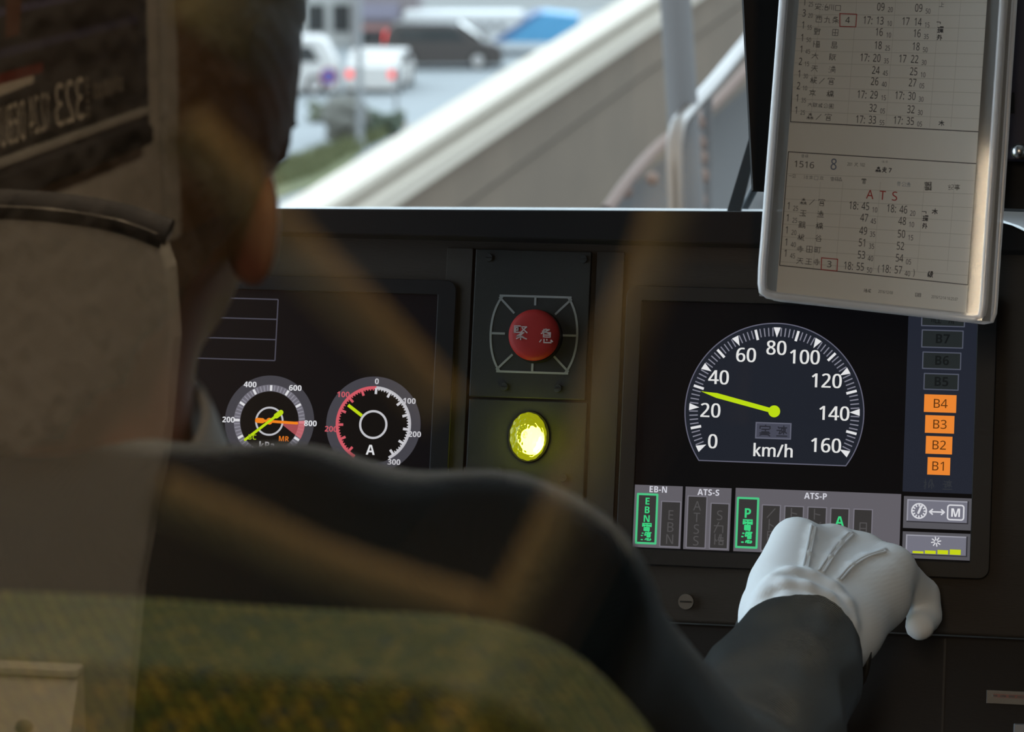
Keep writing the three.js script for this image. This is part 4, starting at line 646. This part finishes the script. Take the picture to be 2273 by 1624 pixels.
{ // lever under the hand
  const t = thing('control_lever', 'dark control lever on the console under the white-gloved hand', 'lever');
  const top = at(1895, 1300, 1.698), base = onPanel(1815, 1690, 0), foot = PO.clone().add(V(base.x, 0, 0)).addScaledVector(PV, base.y).addScaledVector(PN, -0.004);
  obj('grip', rod(at(1810, 1308, 1.698), at(1985, 1318, 1.70), 0.0075, 20), M.black, t);
  obj('shaft', rod(top, foot, 0.006, 16), M.black, t);
  obj('boot', new THREE.CylinderGeometry(0.012, 0.024, 0.02, 24).rotateX(Math.PI / 2 - TILT).translate(...foot.clone().addScaledVector(PN, 0.006).toArray()), M.black, t);
}

// ---------------------------------------------------------------- outside the windscreen
const project = (p) => { const v = p.clone().sub(EYE), d = v.dot(FWD); return [W / 2 + F * v.dot(RGT) / d, H / 2 - F * v.dot(UPV) / d]; };
const solve = (f, lo, hi) => { let a = lo, b = hi; const s = f(a) > 0; for (let i = 0; i < 50; i++) { const m = (a + b) / 2; if ((f(m) > 0) === s) a = m; else b = m; } return (a + b) / 2; };
const concrete = std(lin(0.108, 0.078, 0.0532), 0.9, { map: blotch });
const STREET = -7.4;
let groundY = () => -1.25;
struct(obj('ground_street', span(-260, 260, STREET - 0.3, STREET, -420, -14), std(lin(0.172, 0.18, 0.181), 0.9)));
{
  const A = at(628, 453, 10), B = at(1300, 46, 13.8), D = B.clone().sub(A).normalize(), N = D.clone().cross(V(0, 1, 0)).normalize();
  const lineGap = (x0, y0, k) => (p) => { const [x, y] = project(p); return y - (y0 + k * (x - x0)); };
  const groove = lineGap(729, 456, -0.62), lower = lineGap(862, 456, -0.676);
  const w = solve((s) => groove(A.clone().addScaledVector(N, s)), 0, 3), C1 = A.clone().addScaledVector(N, w);
  const h = solve((s) => lower(C1.clone().add(V(0, -s, 0))), 0, 2), C2 = C1.clone().add(V(0, -h, 0));
  const joint = (x, y) => solve((s) => { const q = C2.clone().addScaledVector(N, -0.05).add(V(0, -s, 0)), far = q.clone().addScaledVector(D, 3), [x0, y0] = project(q), [x1, y1] = project(far); return y - (y0 + (y1 - y0) / (x1 - x0) * (x - x0)); }, 0, 3);
  const jh = joint(1345, 215);
  const hb = joint(1390, 420), Dh = V(D.x, 0, D.z), slope = D.y / Dh.length(); Dh.normalize();
  const foot0 = A.clone().addScaledVector(N, w - 0.045).add(V(0, -hb - h, 0));
  groundY = (x, z) => foot0.y + slope * ((x - foot0.x) * Dh.x + (z - foot0.z) * Dh.z);
  const gp = (k, n) => foot0.clone().addScaledVector(D, k).addScaledVector(N, n);
  struct(obj('ground_track', slab(gp(60, -0.05), gp(60, 40), gp(-7, 40), gp(-7, -0.05), V(0, -0.3, 0)), std(lin(0.0407, 0.0378, 0.0366), 0.95)));
  for (let k = 0; k < 26; k++) { const a = gp(-4 + k * 0.7, 0.75), b = gp(-4 + k * 0.7, 2.9); tag(obj('sleeper', slab(a.clone().add(V(0, 0.06, 0)), b.clone().add(V(0, 0.06, 0)), b.clone().addScaledVector(D, -0.22).add(V(0, 0.06, 0)), a.clone().addScaledVector(D, -0.22).add(V(0, 0.06, 0)), V(0, -0.1, 0)), std(lin(0.0622, 0.0558, 0.05), 0.9)), 'grey concrete sleeper in the track beyond the handrail', 'sleeper', 'sleepers of the track'); }
  const t = thing('parapet_wall', 'long concrete parapet with a pale double coping, rising beside the track', 'wall');
  const L = [-8, 40], run = (prof) => {                                    // profile in (N, up) swept along D
    const q = (k, [n, u]) => A.clone().addScaledVector(D, k).addScaledVector(N, n).add(V(0, u, 0)), pos = [], uv = [];
    let s = 0;
    for (let i = 0; i < prof.length; i++) { const a = prof[i], b = prof[(i + 1) % prof.length], l = Math.hypot(b[0] - a[0], b[1] - a[1]), v = [q(L[0], a), q(L[0], b), q(L[1], b), q(L[1], a)], c = [[L[0] / 4, s], [L[0] / 4, s + l / 4], [L[1] / 4, s + l / 4], [L[1] / 4, s]]; for (const k of [0, 1, 2, 0, 2, 3]) { pos.push(...v[k].toArray()); uv.push(...c[k]); } s += l / 4; }
    const g = new THREE.BufferGeometry(); g.setAttribute('position', new THREE.Float32BufferAttribute(pos, 3)); g.setAttribute('uv', new THREE.Float32BufferAttribute(uv, 2)); g.computeVertexNormals(); return g;
  };
  const white = std(lin(0.335, 0.288, 0.231), 0.7);
  obj('coping_top', run([[w - 0.05, -0.026], [w, -0.026], [w, 0], [0, 0], [0, -0.12], [w - 0.05, -0.12]]), white, t);
  obj('coping_lip', run([[w + 0.03, -h], [w + 0.03, -0.078], [w - 0.05, -0.07], [w - 0.05, -h]]), white, t);
  obj('wall_face', run([[w - 0.02, -h], [w - 0.02, -jh - h], [0.05, -jh - h], [0.05, -h]]), concrete, t);
  obj('wall_foot', run([[w - 0.045, -jh - h - 0.03], [w - 0.045, -hb - h - 0.1], [0, -hb - h - 0.1], [0, -jh - h - 0.03]]), concrete, t);
}
{ // post and handrail beside the line
  const galv = std(lin(0.0407, 0.0343, 0.0316), 0.6), pipe = phys(lin(0.0957, 0.0729, 0.0577), 0.3, { metalness: 0.7 }), rust = std(lin(0.0957, 0.0558, 0.0405), 0.8);
  const foot = (p) => V(p.x, groundY(p.x, p.z), p.z);
  const top = at(1478, -330, 4.6), a = at(1509, 470, 4.6), b = a.clone().addScaledVector(a.clone().sub(top).normalize(), 3.5);
  const post = thing('signal_post', 'thick grey upright post leaning beside the bent handrail', 'post');
  b.y = groundY(b.x, b.z); obj('shaft', rod(top, b, 0.0245, 20), galv, post); obj('base_plate', box(0.14, 0.02, 0.14, b.x, b.y + 0.01, b.z), galv, post);
  const rail = thing('handrail', 'bent pipe handrail with a bright upper bend, right of the grey post', 'handrail');
  const r0 = at(1500, 520, 4.4), low = foot(r0);
  obj('pipe', tube([low, r0.clone().lerp(low, 0.5), r0, at(1497, 330, 4.4), at(1503, 285, 4.42), at(1520, 258, 4.5), at(1580, 190, 4.75), at(1650, 105, 5.1), at(1760, -30, 5.6)], 0.0125, 90, 14), pipe, rail);
  const rod2 = [at(1345, 470, 4.9), at(1395, 400, 5.1), at(1462, 325, 5.4), at(1580, 235, 5.8), at(1660, 150, 6.1)];
  obj('lower_rail', tube(rod2, 0.011, 60, 12), rust, rail);
  for (const [x, y, d] of [[1552, 272, 4.8], [1554, 316, 4.8], [1557, 350, 4.8], [1560, 390, 4.8], [1555, 445, 4.8]]) obj('clamp', new THREE.SphereGeometry(0.0105, 12, 8).scale(1, 1.2, 1).translate(...at(x, y, d).toArray()), rust, rail);
  obj('upright', rod(at(1570, 200, 4.82), foot(at(1566, 460, 4.82)), 0.009, 12), galv, rail);
  for (const [x, y] of [[1391, 425], [1448, 396]]) obj('clamp', new THREE.SphereGeometry(0.012, 12, 8).translate(...at(x, y, 5.1).toArray()), rust, rail);
}
// street far below: everything stands on the flat road
const street = (x, y) => onY(x, y, STREET);
const glassDark = std(lin(0.0191, 0.0215, 0.0212), 0.15), tyre = std(lin(0.0144, 0.0129, 0.0115), 0.9), hub = std(lin(0.287, 0.266, 0.251), 0.4), tail = new THREE.MeshStandardMaterial({ color: lin(0.287, 0.00858, 0.0077), emissive: lin(1, 0.06, 0.05), emissiveIntensity: 1.4 });
function vehicle(name, label, px, py, length, heading, paint, prof, glassProf, opt = {}) {
  const t = thing(name, label, opt.category ?? 'car', street(px, py), opt.group), w = opt.width ?? 1.65, k = length;
  t.rotation.y = heading;
  obj('body', outline(prof.map(([x, y]) => [x * k, y * k]), w - 0.1, 0.05, [], 3).translate(0, 0, -(w - 0.1) / 2), paint, t);
  if (glassProf) for (const s of [-1, 1]) obj('side_window', outline(glassProf.map(([x, y]) => [x * k, y * k]), 0.02, 0.004).translate(0, 0, s * (w / 2) - 0.01), glassDark, t);
  for (const x of opt.wheels ?? [-0.3, 0.31]) for (const s of [-1, 1]) { const wh = obj('wheel', new THREE.CylinderGeometry(0.31, 0.31, 0.2, 24).rotateX(Math.PI / 2).translate(x * k, 0.31, s * (w / 2 - 0.06)), tyre, t); obj('hubcap', new THREE.CylinderGeometry(0.2, 0.2, 0.02, 20).rotateX(Math.PI / 2).translate(x * k, 0.31, s * (w / 2 + 0.05)), hub, wh); }
  const rear = opt.rear ?? -0.5;
  for (const s of [-1, 1]) obj('tail_light', box(0.06, opt.lightH ?? 0.3, 0.22, rear * k - 0.03, (opt.lightY ?? 0.2) * k, s * (w / 2 - 0.16), 0.02), opt.lit === false ? std(lin(0.191, 0.0129, 0.0115), 0.3) : tail, t);
  if (opt.screen) obj('windscreen', slab(...opt.screen.map(([x, y, z]) => V(x * k, y * k, z * w)), V(0.01, 0.015, 0)), opt.screenM ?? phys(lin(0.431, 0.386, 0.339), 0.2, { metalness: 1 }), t);
  return t;
}
const yawTo = (x0, x1, y) => { const a = street(x0, y), b = street(x1, y); return Math.atan2(-(b.z - a.z), b.x - a.x); };
const across = yawTo(860, 1110, 148);
vehicle('station_wagon', 'dark brown estate car with one red lamp lit at its rear, beyond the coping', 985, 150, 3.9, across, std(lin(0.0264, 0.0193, 0.0154), 0.5), [[-0.5, 0.06], [0.5, 0.06], [0.5, 0.16], [0.46, 0.2], [0.3, 0.24], [0.12, 0.37], [0.05, 0.385], [-0.42, 0.385], [-0.48, 0.3], [-0.5, 0.2]], [[-0.4, 0.25], [0.2, 0.25], [0.1, 0.35], [-0.38, 0.35]], { lightY: 0.26, lightH: 0.4, screen: [[0.14, 0.395, -0.42], [0.14, 0.395, 0.42], [0.33, 0.265, 0.45], [0.33, 0.265, -0.45]], wheels: [-0.3, 0.3] });
vehicle('white_sedan', 'white saloon car showing two red tail lamps, left of the dark estate', 845, 196, 3.6, across + 1.45, std(lin(0.383, 0.356, 0.331), 0.4), [[-0.5, 0.06], [0.5, 0.06], [0.5, 0.17], [0.3, 0.21], [0.16, 0.33], [-0.2, 0.34], [-0.36, 0.23], [-0.5, 0.22]], [[-0.28, 0.23], [0.24, 0.23], [0.14, 0.31], [-0.18, 0.31]], { lightY: 0.17, lightH: 0.24 });
vehicle('white_van', 'white van with a dark rear window, behind the round blue sign', 628, 205, 3.4, across, std(lin(0.392, 0.369, 0.346), 0.45), [[-0.5, 0.06], [0.5, 0.06], [0.5, 0.25], [0.4, 0.46], [0.34, 0.5], [-0.48, 0.5], [-0.5, 0.4]], [[-0.45, 0.3], [0.36, 0.3], [0.28, 0.44], [-0.45, 0.44]], { lit: false, width: 1.6 });
{ // white lorry with a blue corner behind the estate car
  const t = thing('box_lorry', 'white box lorry with a sky blue front, behind the dark estate car', 'lorry', street(1100, 118)), k = yawTo(1000, 1200, 110);
  t.rotation.y = k;
  const s = street(1100, 118).distanceTo(EYE) / F, wht = std(lin(0.354, 0.343, 0.331), 0.5), blu = std(lin(0.0431, 0.18, 0.308), 0.45), dk = std(lin(0.0287, 0.0686, 0.162), 0.5);
  obj('cargo_box', span(-200 * s, 60 * s, 0.5, 92 * s, -1.1, 1.1, 0.05), wht, t);
  obj('blue_panel', outline([[20 * s, 0.5], [180 * s, 0.5], [180 * s, 84 * s], [105 * s, 92 * s]], 2.2, 0.03).translate(0, 0, -1.1), blu, t);
  obj('blue_stripe', outline([[-10 * s, 0.5], [16 * s, 0.5], [100 * s, 92 * s], [90 * s, 92 * s]], 2.22, 0.02).translate(0, 0, -1.11), dk, t);
  for (const x of [-140, -40, 150]) for (const z of [-1, 1]) obj('wheel', new THREE.CylinderGeometry(0.45, 0.45, 0.3, 20).rotateX(Math.PI / 2).translate(x * s, 0.45, z * 0.95), tyre, t);
  for (let i = 0; i < 5; i++) obj('print_mark', span((-90 + i * 24) * s, (-76 + i * 24) * s, 58 * s, 70 * s, 1.1, 1.12), std(lin(0.0766, 0.0729, 0.077), 0.7), t);
}
function boxAt(name, label, category, x0, x1, y0, y1, baseY, depth, mat, opt = {}) {     // upright block whose foot stands where the road shows at baseY
  const mid = street((x0 + x1) / 2, baseY), d = mid.clone().sub(EYE).dot(FWD), s = d / F, hgt = (baseY - y0) * s / UPV.y, w = (x1 - x0) * s;
  const t = thing(name, label, category, mid, opt.group); t.rotation.y = across;
  const low = Math.max(0, (baseY - y1) * s / UPV.y);
  obj(opt.part ?? 'body', span(-w / 2, w / 2, low, hgt, -depth, 0), mat, t);
  return { t, w, hgt, s, low };
}
{
  const { t, w, hgt } = boxAt('shop_building', 'grey shop front with a faint purple and red sign, left of the lorry', 'building', 786, 930, -140, 108, 108, 6, std(lin(0.144, 0.12, 0.12), 0.8));
  obj('sign_board', span(-w * 0.46, w * 0.2, hgt * 0.26, hgt * 0.4, 0, 0.2), std(lin(0.144, 0.129, 0.162), 0.6), t);
  obj('red_band', span(-w * 0.46, w * 0.2, hgt * 0.17, hgt * 0.2, 0, 0.2), std(lin(0.287, 0.129, 0.115), 0.6), t);
  for (let i = 0; i < 3; i++) obj('shop_window', span(-w * 0.45 + i * w * 0.3, -w * 0.2 + i * w * 0.3, 0.2, hgt * 0.14, 0, 0.1), glassDark, t);
  const b = boxAt('office_building', 'pale building behind the white van, left edge of the street', 'building', 560, 790, -200, 100, 100, 8, std(lin(0.297, 0.288, 0.269), 0.8));
  for (let i = 0; i < 4; i++) for (let j = 0; j < 4; j++) { const p = obj('window', span(-b.w * 0.44 + i * b.w * 0.24, -b.w * 0.28 + i * b.w * 0.24, 0.5 + j * 1.6, 1.5 + j * 1.6, 0, 0.06), glassDark, b.t); void p; }
  const g = thing('bridge_deck', 'pale grey bridge girder crossing at the top of the street view', 'bridge'), p0 = at(500, 26, 128), p1 = at(1500, 22, 128);
  obj('girder', slab(p0.clone().add(V(0, 1.2, 0)), p1.clone().add(V(0, 1.2, 0)), p1, p0, V(0, 0, -4)), std(lin(0.316, 0.309, 0.293), 0.7), g);
  obj('lower_flange', slab(p0.clone().add(V(0, 0.1, 0.3)), p1.clone().add(V(0, 0.1, 0.3)), p1.clone().add(V(0, -0.12, 0.3)), p0.clone().add(V(0, -0.12, 0.3)), V(0, 0, -4.6)), std(lin(0.201, 0.206, 0.2), 0.7), g);
  for (const x of [520, 1560]) { const q = at(x, 30, 129); obj('pier', span(q.x - 0.8, q.x + 0.8, STREET, q.y + 0.4, q.z - 3.5, q.z - 1), concrete, g); }
}
{ // lamp posts, sign, hedge, verge
  const pole = std(lin(0.163, 0.163, 0.162), 0.6);
  const post = (name, label, x, yTop, yBase, r) => { const b = street(x, yBase), d = b.clone().sub(EYE).dot(FWD), hgt = (yBase - yTop) * d / F / UPV.y, t = thing(name, label, 'post', b); obj('shaft', new THREE.CylinderGeometry(r * 0.8, r, hgt, 14).translate(0, hgt / 2, 0), pole, t); obj('foot', new THREE.CylinderGeometry(r * 1.6, r * 1.8, 0.25, 14).translate(0, 0.125, 0), pole, t); return t; };
  post('street_pole', 'tall grey street pole between the white van and the white saloon car', 800, -60, 335, 0.09);
  post('street_pole', 'slim grey pole right of the white saloon car', 880, 150, 290, 0.06);
  const b = street(731, 300), d = b.clone().sub(EYE).dot(FWD), s = d / F, hgt = (300 - 172) * s / UPV.y, sign = thing('road_sign', 'round blue road sign with a red ring on a thin post', 'sign', b);
  obj('post', new THREE.CylinderGeometry(0.03, 0.03, hgt, 12).translate(0, hgt / 2, -0.03), pole, sign);
  const face = obj('sign_disc', new THREE.CylinderGeometry(20 * s, 20 * s, 0.02, 36).rotateX(Math.PI / 2).translate(0, hgt, 0), std(lin(0.239, 0.0429, 0.0539), 0.6), sign);
  obj('blue_field', new THREE.CylinderGeometry(15 * s, 15 * s, 0.01, 36).rotateX(Math.PI / 2).translate(0, hgt, 0.015), std(lin(0.0239, 0.0601, 0.231), 0.6), face);
  obj('red_bar', box(28 * s, 3.4 * s, 0.01, 0, hgt, 0.022).rotateZ(0), std(lin(0.264, 0.0343, 0.0462), 0.6), face);
  sign.rotation.y = YAW;
  const leafy = (name, label, x, y, wpx, hpx, col, n) => {
    const c = street(x, y), dd = c.clone().sub(EYE).dot(FWD), k = dd / F, t = thing(name, label, 'plant', c), bits = [];
    for (let i = 0; i < n; i++) bits.push(new THREE.IcosahedronGeometry((0.16 + 0.12 * rnd()) * hpx * k, 1).scale(1.2, 0.8, 1).translate((rnd() - 0.5) * wpx * k, (0.15 + 0.65 * rnd()) * hpx * k, (rnd() - 0.5) * hpx * k));
    const f = obj('foliage', bits, std(col, 0.95), t); void f;
    obj('stem', new THREE.CylinderGeometry(0.05, 0.06, hpx * k * 0.4, 8).translate(0, hpx * k * 0.2, 0), std(lin(0.0478, 0.03, 0.0192), 0.9), t);
  };
  leafy('hedge', 'dark green rounded hedge left of the coping, below the white saloon car', 850, 300, 70, 60, lin(0.0478, 0.0601, 0.0385), 46);
  leafy('shrub', 'small dark shrub under the round blue sign', 712, 270, 40, 45, lin(0.067, 0.0729, 0.0462), 26);
  leafy('shrub', 'dark shrub beside the foot of the tall grey pole', 768, 318, 46, 110, lin(0.0813, 0.0772, 0.0654), 40);
  const q0 = street(560, 400), q1 = street(860, 308), v = thing('grass_verge', 'strip of yellow-green grass beside the parapet', 'grass'); v.userData.kind = 'stuff';
  const blades = [], dir = q1.clone().sub(q0), g0 = new THREE.ConeGeometry(0.03, 0.35, 4);
  const strip = slab(q0.clone().add(V(-0.5, 0.06, -2.5)), q1.clone().add(V(-0.5, 0.06, -2.5)), q1.clone().add(V(0.5, 0.06, 9)), q0.clone().add(V(0.5, 0.06, 9)), V(0, -0.06, 0));
  const gm = std(lin(0.0914, 0.0991, 0.0385), 0.95, { map: blotch });
  for (let i = 0; i < 1500; i++) { const p = q0.clone().addScaledVector(dir, rnd()); blades.push(g0.clone().rotateX((rnd() - 0.5) * 0.6).rotateZ((rnd() - 0.5) * 0.6).translate(p.x, STREET + 0.2, p.z - 2.5 + rnd() * 11)); }
  obj('turf', [strip, ...blades], gm, v);
  const cone = thing('traffic_cone', 'small white and orange cone at the edge of the coping', 'cone', street(893, 280)), cs = street(893, 280).distanceTo(EYE) / F;
  obj('cone_body', new THREE.ConeGeometry(9 * cs, 44 * cs, 20).translate(0, 22 * cs, 0), std(lin(0.359, 0.3, 0.251), 0.6), cone); obj('cone_base', box(24 * cs, 3 * cs, 24 * cs, 0, 1.5 * cs, 0), std(lin(0.335, 0.129, 0.0462), 0.6), cone);
}

// ---------------------------------------------------------------- set each thing's origin at its base
for (const o of scene.children) {
  if (!o.isGroup || o.position.lengthSq() > 0) continue;
  const b = new THREE.Box3().setFromObject(o), c = V((b.min.x + b.max.x) / 2, b.min.y, (b.min.z + b.max.z) / 2);
  o.position.copy(c);
  for (const k of o.children) k.position.sub(c);
}
renderer.render(scene, camera);
